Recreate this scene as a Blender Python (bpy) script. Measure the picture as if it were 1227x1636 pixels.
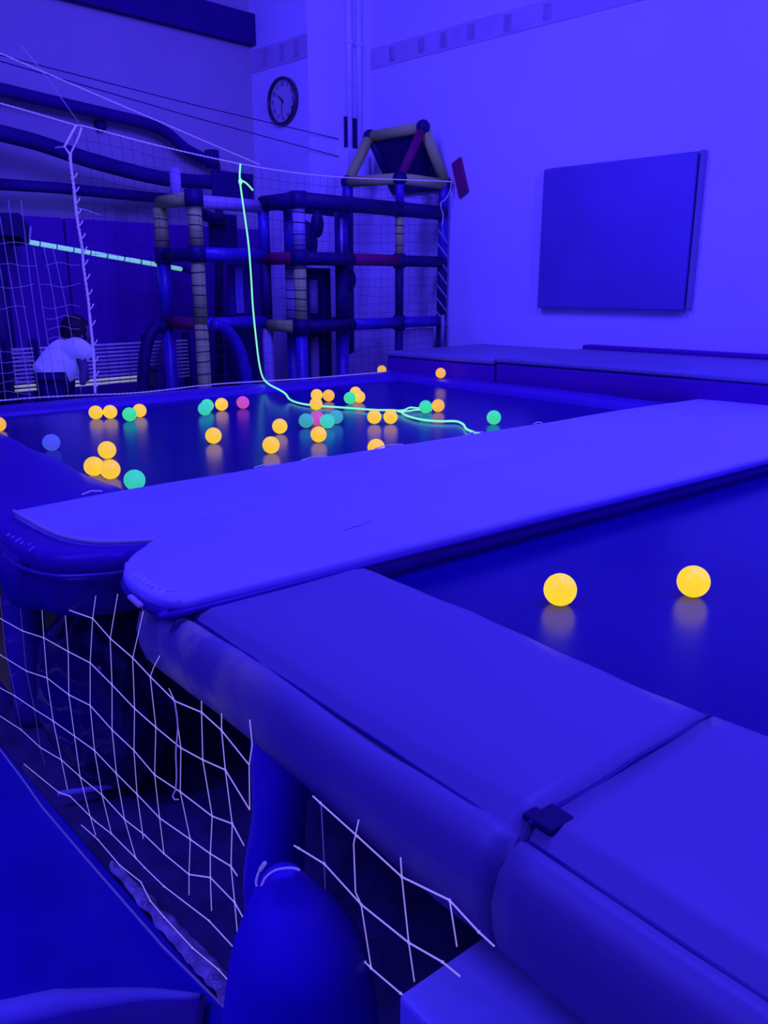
import bpy, bmesh, math, random
from mathutils import Vector, Matrix, noise

for o in list(bpy.data.objects):
    bpy.data.objects.remove(o)
S = bpy.context.scene
C = S.collection
PI = math.pi
random.seed(7)

# ------------------------------------------------------------------ camera, world, light, exposure
F_PX, IMG_W, IMG_H = 1302.0, 1227.0, 1636.0
PITCH = math.atan(361 / F_PX)
AZ = math.atan2(1655, 1351)                       # view direction, measured from the long axis of the trampolines
FWD = Vector((math.cos(AZ), math.sin(AZ), 0))
RIGHT = Vector((math.sin(AZ), -math.cos(AZ), 0))
UP = Vector((0, 0, 1))
VF = FWD * math.cos(PITCH) - UP * math.sin(PITCH)
VU = UP * math.cos(PITCH) + FWD * math.sin(PITCH)
CAM = Vector((0, 0, 1.45))
cd = bpy.data.cameras.new('camera')
cam = bpy.data.objects.new('camera', cd)
C.objects.link(cam)
cam.matrix_world = Matrix(((RIGHT.x, VU.x, -VF.x, CAM.x), (RIGHT.y, VU.y, -VF.y, CAM.y), (RIGHT.z, VU.z, -VF.z, CAM.z), (0, 0, 0, 1)))
cd.sensor_fit = 'VERTICAL'
cd.sensor_height = 36
cd.lens = F_PX / IMG_H * 36
cd.clip_start = 0.02
S.camera = cam

LIGHT = (0.064, 0.037, 1.0)
world = bpy.data.worlds.new('hall_ambient')
S.world = world
world.use_nodes = True
bgn = world.node_tree.nodes['Background']
bgn.inputs[0].default_value = (0.030, 0.008, 1.0, 1)
bgn.inputs[1].default_value = 0.60

S.view_settings.view_transform = 'Standard'
S.view_settings.look = 'None'
S.view_settings.gamma = 1
S.view_settings.use_curve_mapping = False
S.view_settings.exposure = 0.0


def area(name, loc, target, sx, sy, power):
    l = bpy.data.lights.new(name, 'AREA')
    l.shape = 'RECTANGLE'
    l.size, l.size_y = sx, sy
    l.energy = power
    l.color = LIGHT
    o = bpy.data.objects.new(name, l)
    C.objects.link(o)
    o.location = loc
    o.rotation_euler = (Vector(target) - Vector(loc)).to_track_quat('-Z', 'Y').to_euler()
    return o


# blacklight tubes under the ceiling of the hall
area('blacklight_over_trampolines', (2.3, 1.3, 3.95), (2.6, 1.6, 0.8), 0.35, 2.4, 95)
area('blacklight_by_wall', (3.0, -0.9, 3.7), (4.8, 2.8, 1.7), 0.35, 2.4, 170)
area('blacklight_entrance', (-0.9, 1.7, 3.9), (0.9, 1.9, 0.6), 0.35, 2.4, 98)
area('blacklight_play_area', (2.0, 3.7, 3.95), (4.7, 6.0, 2.2), 0.35, 1.6, 140)

# ------------------------------------------------------------------ frames of reference
TH = math.radians(6.1)                            # the building stands six degrees off the trampolines
EB = Vector((math.cos(TH), math.sin(TH), 0))
EW = Vector((-math.sin(TH), math.cos(TH), 0))


def bw(b, w, z=0.0):
    v = EB * b + EW * w
    return Vector((v.x, v.y, z))


def ray(u, v):
    return VF * F_PX + RIGHT * (u - 613.5) + VU * (818 - v)


def plane(u, v, n, c):
    d = ray(u, v)
    return CAM + d * ((c - n.dot(CAM)) / n.dot(d))


def onz(u, v, z): return plane(u, v, UP, z)
def onx(u, v, x): return plane(u, v, Vector((1, 0, 0)), x)
def ony(u, v, y): return plane(u, v, Vector((0, 1, 0)), y)
def onw(u, v, w): return plane(u, v, EW, w)
def onb(u, v, b): return plane(u, v, EB, b)


# ------------------------------------------------------------------ materials
def new_mat(name):
    m = bpy.data.materials.new(name)
    m.use_nodes = True
    nt = m.node_tree
    return m, nt, nt.nodes['Principled BSDF']


def mat(name, col, rough=0.5, spec=0.5, var=0.12, vscale=6.0, bump=0.0, bscale=40.0, bdist=0.01, emit=None, estr=0.0, coat=0.0, stretch=(1, 1, 1), metal=0.0, tint=(1, 1, 1)):
    m, nt, p = new_mat(name)
    tc = nt.nodes.new('ShaderNodeTexCoord')
    mp = nt.nodes.new('ShaderNodeMapping')
    mp.inputs['Scale'].default_value = stretch
    nt.links.new(tc.outputs['Object'], mp.inputs[0])
    n = nt.nodes.new('ShaderNodeTexNoise')
    n.inputs['Scale'].default_value = vscale
    n.inputs['Detail'].default_value = 5
    nt.links.new(mp.outputs[0], n.inputs['Vector'])
    r = nt.nodes.new('ShaderNodeValToRGB')
    r.color_ramp.elements[0].position = 0.3
    r.color_ramp.elements[1].position = 0.7
    r.color_ramp.elements[0].color = tuple(c * (1 - var) for c in col) + (1,)
    r.color_ramp.elements[1].color = tuple(min(1, c * (1 + var)) for c in col) + (1,)
    nt.links.new(n.outputs['Fac'], r.inputs[0])
    nt.links.new(r.outputs[0], p.inputs['Base Color'])
    p.inputs['Roughness'].default_value = rough
    p.inputs['Specular IOR Level'].default_value = spec
    p.inputs['Specular Tint'].default_value = tint + (1,)
    p.inputs['Metallic'].default_value = metal
    if coat:
        p.inputs['Coat Weight'].default_value = coat
        p.inputs['Coat Roughness'].default_value = 0.15
    if bump:
        n2 = nt.nodes.new('ShaderNodeTexNoise')
        n2.inputs['Scale'].default_value = bscale
        n2.inputs['Detail'].default_value = 4
        nt.links.new(mp.outputs[0], n2.inputs['Vector'])
        b = nt.nodes.new('ShaderNodeBump')
        b.inputs['Strength'].default_value = bump
        b.inputs['Distance'].default_value = bdist
        nt.links.new(n2.outputs['Fac'], b.inputs['Height'])
        nt.links.new(b.outputs[0], p.inputs['Normal'])
    if emit:
        p.inputs['Emission Color'].default_value = tuple(emit) + (1,)
        p.inputs['Emission Strength'].default_value = estr
    return m


def ball_mat(name, col, strength):
    # dyed plastic that fluoresces under the blacklight
    m, nt, p = new_mat(name)
    p.inputs['Base Color'].default_value = (0.5 * col[0] + 0.01, 0.5 * col[1] + 0.01, 0.25 * col[2]) + (1,)
    p.inputs['Roughness'].default_value = 0.38
    n = nt.nodes.new('ShaderNodeTexNoise')
    n.inputs['Scale'].default_value = 18
    tc = nt.nodes.new('ShaderNodeTexCoord')
    nt.links.new(tc.outputs['Object'], n.inputs['Vector'])
    mr = nt.nodes.new('ShaderNodeMapRange')
    mr.inputs['To Min'].default_value = strength * 0.9
    mr.inputs['To Max'].default_value = strength * 1.1
    nt.links.new(n.outputs['Fac'], mr.inputs['Value'])
    p.inputs['Emission Color'].default_value = tuple(col) + (1,)
    nt.links.new(mr.outputs[0], p.inputs['Emission Strength'])
    return m


M = {}
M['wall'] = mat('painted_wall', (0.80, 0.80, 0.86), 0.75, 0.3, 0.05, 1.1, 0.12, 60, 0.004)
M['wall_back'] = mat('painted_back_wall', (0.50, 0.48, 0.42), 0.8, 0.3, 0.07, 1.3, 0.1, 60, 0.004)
M['frieze'] = mat('faded_frieze', (0.60, 0.54, 0.60), 0.8, 0.2, 0.12, 3.0)
M['concrete'] = mat('dark_concrete', (0.12, 0.12, 0.24), 0.7, 0.3, 0.35, 9, 0.3, 40, 0.006)
M['floor_mat'] = mat('floor_mat_vinyl', (0.05, 0.03, 0.62), 0.36, 0.5, 0.14, 4, 0.25, 7, 0.01)
M['cover'] = mat('light_vinyl', (0.52, 0.56, 0.86), 0.55, 0.4, 0.05, 2.2, 0.22, 5, 0.012)
M['cover_highlight'] = mat('highlight_vinyl', (0.75, 0.78, 0.95), 0.16, 1.0, 0.05, 2.2)  # paler glossy copy of the cover vinyl, highlight put into the colour
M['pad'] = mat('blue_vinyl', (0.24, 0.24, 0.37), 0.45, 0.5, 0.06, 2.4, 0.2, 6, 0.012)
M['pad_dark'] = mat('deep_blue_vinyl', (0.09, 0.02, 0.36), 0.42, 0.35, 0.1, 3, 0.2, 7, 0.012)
M['skirt'] = mat('dark_skirt_vinyl', (0.05, 0.02, 0.22), 0.42, 0.45, 0.2, 4, 0.3, 8, 0.015)
M['tramp'] = mat('trampoline_bed', (0.01, 0.0, 0.18), 0.24, 0.30, 0.1, 2.5, 0.05, 900, 0.001, tint=(0.75, 0.5, 1.0))
M['deck'] = mat('deck_vinyl', (0.12, 0.01, 0.30), 0.5, 0.25, 0.08, 2, 0.15, 5, 0.01)
M['panel'] = mat('board_vinyl', (0.18, 0.13, 0.42), 0.5, 0.4, 0.1, 1.6, 0.15, 4, 0.01)
M['beam'] = mat('dark_beam', (0.03, 0.005, 0.13), 0.7, 0.25, 0.2, 3)
M['navy'] = mat('navy_pad', (0.015, 0.003, 0.09), 0.55, 0.3, 0.25, 4)
M['blue_pipe'] = mat('blue_pipe_foam', (0.05, 0.02, 0.34), 0.4, 0.5, 0.1, 6)
M['lilac_pipe'] = mat('pale_pipe_foam', (0.42, 0.36, 0.50), 0.5, 0.4, 0.1, 6)
M['yellow_foam'] = mat('yellow_pipe_foam', (0.55, 0.80, 0.14), 0.6, 0.25, 0.08, 9)
M['red_foam'] = mat('red_pipe_foam', (0.26, 0.005, 0.09), 0.6, 0.25, 0.12, 9)
M['cord_dark'] = mat('dark_cord', (0.03, 0.01, 0.10), 0.7, 0.2)
M['cord'] = mat('white_cord', (0.6, 0.6, 0.7), 0.7, 0.2, 0.08, 40, emit=(0.20, 0.14, 0.70), estr=0.45)
M['cord_dim'] = mat('thin_white_cord', (0.45, 0.45, 0.5), 0.7, 0.2, 0.1, 40, emit=(0.12, 0.08, 0.60), estr=0.22)
M['cord_mid'] = mat('white_net_cord', (0.8, 0.8, 0.8), 0.7, 0.2, 0.25, 14, emit=(0.40, 0.31, 0.90), estr=0.60)
M['green_rope'] = mat('fluorescent_green_rope', (0.1, 0.5, 0.12), 0.6, 0.3, 0.1, 30, emit=(0.26, 1.0, 0.50), estr=0.95)
M['green_pole'] = mat('fluorescent_pole', (0.4, 0.7, 0.5), 0.5, 0.3, 0.2, 12, emit=(0.22, 0.62, 0.50), estr=0.75)
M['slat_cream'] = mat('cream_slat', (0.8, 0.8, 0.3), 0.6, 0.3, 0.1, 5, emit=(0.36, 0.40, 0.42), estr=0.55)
M['slat'] = mat('pale_slat', (0.8, 0.8, 0.6), 0.6, 0.3, 0.15, 5)
M['shirt'] = mat('white_shirt', (0.85, 0.85, 0.9), 0.8, 0.2, 0.05, 9, 0.2, 20, 0.01, emit=(0.09, 0.10, 0.8), estr=0.35)
M['trousers'] = mat('dark_trousers', (0.03, 0.02, 0.14), 0.8, 0.2)
M['skin'] = mat('skin', (0.16, 0.10, 0.20), 0.6, 0.3)
M['hair'] = mat('dark_hair', (0.02, 0.01, 0.02), 0.6, 0.3)
M['clock_rim'] = mat('dark_clock_rim', (0.05, 0.02, 0.06), 0.3, 0.6)
M['clock_face'] = mat('clock_face', (0.60, 0.60, 0.60), 0.5, 0.4, 0.04)
M['frieze_mark'] = mat('frieze_print', (0.46, 0.38, 0.46), 0.8, 0.2, 0.2, 8)
M['conduit'] = mat('painted_conduit', (0.85, 0.85, 0.88), 0.35, 0.5)
M['glossy_dark'] = mat('glossy_dark_vinyl', (0.02, 0.008, 0.09), 0.2, 0.7, 0.2, 3, 0.6, 5, 0.04)
M['glossy_blue'] = mat('glossy_blue_vinyl', (0.12, 0.07, 0.36), 0.25, 0.7, 0.15, 4, 0.4, 6, 0.02)
M['grey_green'] = mat('grey_green_lit_floor', (0.55, 0.75, 0.12), 0.7, 0.3, 0.2, 5)  # colour carries the light falling on the floor
M['film'] = mat('crumpled_film', (0.75, 0.75, 0.9), 0.25, 0.8, 0.6, 22, 0.8, 22, 0.02)
M['steel'] = mat('dark_steel', (0.12, 0.10, 0.16), 0.4, 0.5, metal=0.3)
M['step'] = mat('pale_step_vinyl', (0.62, 0.72, 1.0), 0.5, 0.4, 0.03, 2)
M['post'] = mat('blue_post_sleeve', (0.07, 0.02, 0.55), 0.5, 0.4, 0.16, 5, 0.25, 9, 0.015)

# pad vinyl, rubbed greyish along its outer roll near the corner
m, nt, p = new_mat('worn_blue_vinyl')
tc = nt.nodes.new('ShaderNodeTexCoord')
nz = nt.nodes.new('ShaderNodeTexNoise'); nz.inputs['Scale'].default_value = 7.0; nz.inputs['Detail'].default_value = 5
nt.links.new(tc.outputs['Object'], nz.inputs['Vector'])
sx = nt.nodes.new('ShaderNodeSeparateXYZ')
nt.links.new(tc.outputs['Object'], sx.inputs[0])


def rng(src, a, b, c=0.0, d=1.0):
    r = nt.nodes.new('ShaderNodeMapRange')
    for nm, vv in zip(('From Min', 'From Max', 'To Min', 'To Max'), (a, b, c, d)):
        r.inputs[nm].default_value = vv
    nt.links.new(src, r.inputs['Value'])
    return r.outputs[0]


def mul(a, b):
    q = nt.nodes.new('ShaderNodeMath'); q.operation = 'MULTIPLY'
    nt.links.new(a, q.inputs[0]); nt.links.new(b, q.inputs[1])
    return q.outputs[0]


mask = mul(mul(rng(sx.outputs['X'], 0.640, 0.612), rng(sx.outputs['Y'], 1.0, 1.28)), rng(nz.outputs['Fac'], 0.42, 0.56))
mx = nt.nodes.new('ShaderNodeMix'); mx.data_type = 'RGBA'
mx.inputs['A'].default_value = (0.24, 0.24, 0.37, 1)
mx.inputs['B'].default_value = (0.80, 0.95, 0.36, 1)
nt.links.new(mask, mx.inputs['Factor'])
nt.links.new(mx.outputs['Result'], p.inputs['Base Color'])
p.inputs['Roughness'].default_value = 0.45
M['worn'] = m

m, nt, p = new_mat('clock_glass')
p.inputs['Base Color'].default_value = (1, 1, 1, 1)
p.inputs['Roughness'].default_value = 0.02
p.inputs['Transmission Weight'].default_value = 1.0
p.inputs['IOR'].default_value = 1.3
M['glass'] = m


# ------------------------------------------------------------------ object helpers
def link(name, me, material=None, parent=None, smooth=False):
    if material is not None:
        me.materials.append(M[material] if isinstance(material, str) else material)
    if smooth:
        for q in me.polygons:
            q.use_smooth = True
    o = bpy.data.objects.new(name, me)
    C.objects.link(o)
    if parent is not None:
        o.parent = parent
        o.matrix_parent_inverse = parent.matrix_world.inverted()
    return o


def obj(name, bm, material, parent=None, smooth=False):
    bmesh.ops.recalc_face_normals(bm, faces=bm.faces[:])
    me = bpy.data.meshes.new(name)
    bm.to_mesh(me)
    bm.free()
    return link(name, me, material, parent, smooth)


def empty(name, loc, label, cat, group=None):
    o = bpy.data.objects.new(name, None)
    o.empty_display_size = 0.1
    C.objects.link(o)
    o.location = loc
    o.matrix_world = Matrix.Translation(Vector(loc))
    return tag(o, label, cat, group)


def tag(o, label, cat, group=None, kind=None):
    o['label'] = label
    o['category'] = cat
    if group: o['group'] = group
    if kind: o['kind'] = kind
    return o


def struct(o, label=None, cat=None):
    o['kind'] = 'structure'
    if label: o['label'] = label
    if cat: o['category'] = cat
    return o


def box_bm(lo, hi, bevel=0.0, seg=2, frame=None):
    bm = bmesh.new()
    bmesh.ops.create_cube(bm, size=1)
    for v in bm.verts:
        v.co = Vector([lo[i] + (hi[i] - lo[i]) * (v.co[i] + 0.5) for i in range(3)])
    if bevel:
        bmesh.ops.bevel(bm, geom=bm.edges[:], offset=bevel, segments=seg, affect='EDGES', profile=0.5)
    if frame == 'bw':
        for v in bm.verts:
            v.co = bw(v.co.x, v.co.y, v.co.z)
    return bm


def box(name, lo, hi, material, parent=None, bevel=0.0, seg=2, frame=None, smooth=False):
    return obj(name, box_bm(lo, hi, bevel, seg, frame), material, parent, smooth)


def catmull(pts, n=6):
    pts = [Vector(p) for p in pts]
    if len(pts) < 3 or n <= 1:
        return pts
    q = [pts[0] * 2 - pts[1]] + pts + [pts[-1] * 2 - pts[-2]]
    out = []
    for i in range(1, len(q) - 2):
        a, b, c, d = q[i - 1], q[i], q[i + 1], q[i + 2]
        for k in range(n):
            t = k / n
            out.append(0.5 * ((2 * b) + (c - a) * t + (2 * a - 5 * b + 4 * c - d) * t * t + (3 * b - a - 3 * c + d) * t ** 3))
    out.append(q[-2])
    return out


def tube_bm(bm, pts, r, sides=6, cap=True):
    pts = [Vector(p) for p in pts]
    rs = r if isinstance(r, (list, tuple)) else [r] * len(pts)
    rings = []
    ref = None
    for i, p in enumerate(pts):
        t = (pts[min(i + 1, len(pts) - 1)] - pts[max(i - 1, 0)])
        t = t.normalized() if t.length > 1e-9 else Vector((0, 0, 1))
        if ref is None:
            ref = Vector((0, 0, 1)) if abs(t.z) < 0.9 else Vector((1, 0, 0))
        a = t.cross(ref).normalized()
        b = a.cross(t).normalized()
        ref = b
        rings.append([bm.verts.new(p + (a * math.cos(2 * PI * k / sides) + b * math.sin(2 * PI * k / sides)) * rs[i]) for k in range(sides)])
    for i in range(len(rings) - 1):
        for k in range(sides):
            bm.faces.new((rings[i][k], rings[i][(k + 1) % sides], rings[i + 1][(k + 1) % sides], rings[i + 1][k]))
    if cap:
        bm.faces.new(rings[0][::-1])
        bm.faces.new(rings[-1])
    return bm


def tube(name, pts, r, material, parent=None, sides=8, smooth=True, curve=0):
    if curve: pts = catmull(pts, curve)
    return obj(name, tube_bm(bmesh.new(), pts, r, sides), material, parent, smooth)


def rope_bm(pts, r, pitch=0.03, strands=2):
    # a laid rope: strands twisting about the path
    path = [Vector(p) for p in pts]
    bm = bmesh.new()
    fine = [path[0]]
    for a, b in zip(path, path[1:]):
        n = max(1, int((b - a).length / (pitch / 5)))
        for k in range(1, n + 1):
            fine.append(a.lerp(b, k / n))
    for s in range(strands):
        out = []
        L = 0
        for i, p_ in enumerate(fine):
            if i: L += (fine[i] - fine[i - 1]).length
            t = (fine[min(i + 1, len(fine) - 1)] - fine[max(i - 1, 0)]).normalized()
            ref = Vector((0, 0, 1)) if abs(t.z) < 0.9 else Vector((1, 0, 0))
            a = t.cross(ref).normalized(); b = a.cross(t)
            an = 2 * PI * (L / pitch + s / strands)
            out.append(p_ + (a * math.cos(an) + b * math.sin(an)) * r * 0.5)
        tube_bm(bm, out, r * 0.62, 5)
    return bm


def lathe_bm(profile, axis_pts=None, sides=24, centre=(0, 0, 0)):
    bm = bmesh.new()
    rings = []
    for (r, z) in profile:
        rings.append([bm.verts.new((centre[0] + r * math.cos(2 * PI * k / sides), centre[1] + r * math.sin(2 * PI * k / sides), centre[2] + z)) for k in range(sides)])
    for i in range(len(rings) - 1):
        for k in range(sides):
            bm.faces.new((rings[i][k], rings[i][(k + 1) % sides], rings[i + 1][(k + 1) % sides], rings[i + 1][k]))
    bm.faces.new(rings[0][::-1]); bm.faces.new(rings[-1])
    return bm


def slab_bm(outline, z0, z1, bevel=0.015, seg=3, wob=0.0):
    # outline (top view) with rounded upper and lower edge
    bm = bmesh.new()
    vs = [bm.verts.new((x, y, z0)) for x, y in outline]
    f = bm.faces.new(vs)
    r = bmesh.ops.extrude_face_region(bm, geom=[f])
    for v in r['geom']:
        if isinstance(v, bmesh.types.BMVert): v.co.z = z1
    es = [e for e in bm.edges if abs(e.verts[0].co.z - e.verts[1].co.z) < 1e-6]
    bmesh.ops.bevel(bm, geom=es, offset=bevel, segments=seg, affect='EDGES', profile=0.5)
    return bm


def sweep_bm(profile, path, wob=0.0, seed=0.0, cap=True):
    """profile: (s, z) points; path: list of (origin, side direction); wob: soft dents of the stuffing."""
    bm = bmesh.new()
    rows = []
    for o, sd in path:
        o = Vector(o)
        row = []
        for s, z in profile:
            p_ = o + sd * s + UP * z
            if wob:
                q = Vector((p_.x * 3.1 + seed, p_.y * 3.1, p_.z * 5))
                d = noise.noise(q) * wob + noise.noise(q * 3.3) * wob * 0.35
                p_ = p_ + UP * d + sd * d * 0.5
            row.append(bm.verts.new(p_))
        rows.append(row)
    for a, b in zip(rows, rows[1:]):
        for i in range(len(a) - 1):
            bm.faces.new((a[i], a[i + 1], b[i + 1], b[i]))
    if cap:
        bm.faces.new(rows[0]); bm.faces.new(rows[-1][::-1])
    return bm


def line_path(a, b, side, n):
    a, b = Vector(a), Vector(b)
    return [(a.lerp(b, i / n), Vector(side)) for i in range(n + 1)]


# ------------------------------------------------------------------ the setting
WB = 5.518        # right wall
PW = 5.648        # side of the pillar
PB = 4.828        # front of the pillar (with the clock)
BW = 6.415        # back wall
CEIL = 4.35
floor = struct(box('floor', (-4, -4, -0.12), (9, 10, -0.03), 'concrete'), 'dark concrete floor under the trampolines', 'floor')
wr = struct(box('wall_right', (WB, -4, -0.03), (WB + 0.2, PW, CEIL), 'wall', frame='bw'), 'pale painted wall with a padded board, right of the trampolines', 'wall')
wp = struct(box('wall_pillar', (PB, PW, -0.03), (WB + 0.2, BW + 0.2, CEIL), 'wall', frame='bw'), 'pale projecting pillar carrying the round clock and conduits', 'wall')
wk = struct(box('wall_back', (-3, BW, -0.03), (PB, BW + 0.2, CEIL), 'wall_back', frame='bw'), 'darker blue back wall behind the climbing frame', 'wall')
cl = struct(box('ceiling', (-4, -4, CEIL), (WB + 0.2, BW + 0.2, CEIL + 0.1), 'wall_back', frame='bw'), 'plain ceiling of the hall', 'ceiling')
bmx = struct(box('trim_1', (-3, 6.33, 3.46), (PB, BW, 3.70), 'beam', frame='bw'), 'dark ceiling beam along the back wall', 'beam')
# faded frieze band (a shallow strip on the walls)
struct(box('trim_2', (WB - 0.008, -4, 3.265), (WB, PW - 0.03, 3.425), 'frieze', frame='bw'), 'faded darker frieze band high on the right wall', 'frieze')
struct(box('trim_3', (PB - 0.008, PW + 0.0, 3.25), (PB, BW, 3.425), 'frieze', frame='bw'), 'faded frieze band on the pillar above the clock', 'frieze')
# stencilled marks of the frieze
for k, w_ in enumerate((5.35, 5.02, 4.78, 4.5, 4.15, 3.8)):
    bm = box_bm((WB - 0.011, w_ - 0.035, 3.285 + 0.01 * (k % 2)), (WB - 0.008, w_ + 0.035, 3.40), 0.001, 1, 'bw')
    obj('frieze_mark', bm, 'frieze_mark', bpy.data.objects['trim_2'])
for k, w_ in enumerate((5.78, 5.97, 6.2)):
    bm = box_bm((PB - 0.011, w_ - 0.035, 3.275), (PB - 0.008, w_ + 0.035, 3.40), 0.001, 1, 'bw')
    obj('frieze_mark', bm, 'frieze_mark', bpy.data.objects['trim_3'])

# padded board on the right wall
pb = empty('wall_board', bw(WB, 3.13, 1.285), 'square dark blue padded board hung on the pale right wall', 'board')
bm = box_bm((WB - 0.075, 2.55, 1.285), (WB - 0.012, 3.725, 2.285), 0.018, 3, 'bw')
obj('cushion', bm, 'panel', pb, True)
box('backing', (WB - 0.012, 2.525, 1.30), (WB, 3.70, 2.295), 'pad', pb, 0.003, 1, 'bw')
box('side_trim', (WB - 0.06, 2.512, 1.30), (WB - 0.0, 2.538, 2.295), 'pad', pb, 0.006, 2, 'bw')

# conduits on the pillar's side
cdn = empty('conduit_pair', bw(5.3, PW, 2.4), 'two pale conduits running up the pillar into a wall box', 'conduit')
for b_ in (5.262, 5.375):
    cp = tube('pipe', [bw(b_, PW - 0.03, 2.60), bw(b_, PW - 0.03, CEIL)], 0.022, 'conduit', cdn, 12)
    tube('clamp', [bw(b_, PW - 0.03, 3.42), bw(b_, PW - 0.03, 3.45)], 0.034, 'conduit', cp, 12)
box('back_plate', (5.215, PW - 0.012, 2.60), (5.42, PW, 2.86), 'navy', cdn, 0.004, 1, 'bw')
box('wall_box', (5.17, PW - 0.09, 2.36), (5.44, PW, 2.60), 'wall', cdn, 0.01, 2, 'bw')

# clock
cw_, cz, cr = 5.965, 2.965, 0.187
ck = empty('wall_clock', bw(PB, cw_, cz), 'round wall clock with dark rim and pale dial on the pillar', 'clock')


def clock_pt(x, y, d):        # x to the right as seen, y up, d out of the wall
    return bw(PB - d, cw_ - x, cz + y)


def clock_lathe(name, prof, material, sides=48, smooth=True):
    bm = bmesh.new()
    rings = []
    for r, d in prof:
        rings.append([bm.verts.new(clock_pt(r * math.cos(2 * PI * k / sides), r * math.sin(2 * PI * k / sides), d)) for k in range(sides)])
    for i in range(len(rings) - 1):
        for k in range(sides):
            bm.faces.new((rings[i][k], rings[i][(k + 1) % sides], rings[i + 1][(k + 1) % sides], rings[i + 1][k]))
    return bm, rings


bm, rr = clock_lathe('rim', [(cr - 0.018, 0.0), (cr, 0.0), (cr + 0.002, 0.03), (cr - 0.004, 0.046), (cr - 0.012, 0.049), (cr - 0.019, 0.042), (cr - 0.02, 0.018)], 'clock_rim')
obj('rim', bm, 'clock_rim', ck, True)
bm, rr = clock_lathe('dial', [(cr - 0.017, 0.0), (cr - 0.017, 0.018)], 'clock_face')
bm.faces.new(rr[-1])
dial = obj('dial', bm, 'clock_face', ck)
for h in range(12):
    cu = bpy.data.curves.new('numeral', 'FONT')
    cu.body = str(h if h else 12)
    cu.size = 0.048
    cu.align_x = 'CENTER'; cu.align_y = 'CENTER'
    cu.extrude = 0.001
    t = bpy.data.objects.new('numeral_text', cu)
    C.objects.link(t)
    bpy.context.view_layer.update()
    me = bpy.data.meshes.new_from_object(t.evaluated_get(bpy.context.evaluated_depsgraph_get()))
    bpy.data.objects.remove(t)
    an = PI / 2 - h * PI / 6
    cx, cy = 0.132 * math.cos(an), 0.132 * math.sin(an)
    for v in me.vertices:
        v.co = clock_pt(cx + v.co.x, cy + v.co.y, 0.020 + v.co.z)
    link('numeral', me, 'clock_rim', dial)


def hand(name, ang, ln, wd, d):
    dx, dy = math.cos(ang), math.sin(ang)
    bm = bmesh.new()
    lo = [bm.verts.new(clock_pt(*q, d)) for q in ((-dy * wd - dx * .02, dx * wd - dy * .02), (dy * wd - dx * .02, -dx * wd - dy * .02), (dx * ln + dy * wd * .5, dy * ln - dx * wd * .5), (dx * ln - dy * wd * .5, dy * ln + dx * wd * .5))]
    r = bmesh.ops.extrude_face_region(bm, geom=[bm.faces.new(lo)])
    for v in r['geom']:
        if isinstance(v, bmesh.types.BMVert): v.co -= EB * 0.002
    obj(name, bm, 'clock_rim', ck)


hand('hour_hand', math.radians(138), 0.085, 0.008, 0.024)
hand('minute_hand', math.radians(-97), 0.115, 0.005, 0.027)

# deck along the wall (a padded ledge)
dk = empty('wall_ledge', (4.4, 2.5, 0.0), 'low padded ledge along the pale wall beyond the far trampoline', 'ledge')
FB = 4.36           # front face of the ledge in building axes
for k, (w0, w1, zt) in enumerate(((3.30, 4.30, 0.985), (1.02, 3.295, 1.0), (-1.6, 1.015, 1.0))):
    bm = box_bm((FB + 0.0, w0, zt - 0.035), (WB, w1, zt), 0.012, 3, 'bw')
    obj('cushion', bm, 'pad', dk, True)
    bm = box_bm((FB + 0.008, w0 + .004, 0.80), (WB, w1 - .004, zt - 0.035), 0.02, 3, 'bw')
    obj('front_cushion', bm, 'deck', dk, True)
bm = box_bm((FB + 0.02, -1.6, -0.03), (WB, 4.29, 0.80), 0.01, 1, 'bw')
obj('base', bm, 'pad_dark', dk)
box('wall_strip', (WB - 0.10, -1.6, 0.99), (WB, 3.29, 1.03), 'deck', dk, 0.015, 2, 'bw', True)

# ------------------------------------------------------------------ trampolines
MZ = 0.80
t1 = empty('trampoline', (2.4, 0.2, 0), 'near trampoline with a wide blue front pad, two yellow balls on its bed', 'trampoline')
t2 = empty('trampoline', (2.4, 3.4, 0), 'far trampoline scattered with many glowing balls', 'trampoline')


def bed(x0, x1, y0, y1, parent):
    bm = bmesh.new()
    nx, ny = 40, 30
    g = []
    for i in range(nx + 1):
        g.append([])
        for j in range(ny + 1):
            a, b = i / nx, j / ny
            g[-1].append(bm.verts.new((x0 + (x1 - x0) * a, y0 + (y1 - y0) * b, MZ - 0.006 * math.sin(PI * a) * math.sin(PI * b))))
    for i in range(nx):
        for j in range(ny):
            bm.faces.new((g[i][j], g[i + 1][j], g[i + 1][j + 1], g[i][j + 1]))
    return obj('bed', bm, 'tramp', parent, True)


bed(0.90, 3.95, -0.95, 1.62, t1)
bed(0.78, 3.90, 2.15, 4.60, t2)

# front pad of the near trampoline: outer roll, groove, broad flat top
front = [(-0.00, 0.688), (-0.018, 0.70), (-0.030, 0.735), (-0.034, 0.775), (-0.024, 0.808), (-0.006, 0.828), (0.010, 0.832), (0.020, 0.826), (0.026, 0.826), (0.036, 0.838), (0.060, 0.8455), (0.14, 0.845), (0.24, 0.844), (0.34, 0.845), (0.40, 0.846), (0.432, 0.842), (0.452, 0.828), (0.458, 0.806), (0.458, 0.795)]
for (y0, y1, sd, mtl) in ((-1.0, 0.524, 1.0, 'pad'), (0.534, 1.52, 4.0, 'worn')):
    n = int((y1 - y0) / 0.03)
    bm = sweep_bm(front, line_path((0.62, y0, 0), (0.62, y1, 0), (1, 0, 0), n), 0.006, sd)
    fp = obj('front_pad', bm, mtl, t1, True)
    tube('seam', [(0.6435, y0 + 0.002 + (y1 - y0) * i / 24, 0.8262 + 0.003 * noise.noise(Vector((sd, i * .7, 0)))) for i in range(25)], 0.003, 'skirt', fp, 5)
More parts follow.
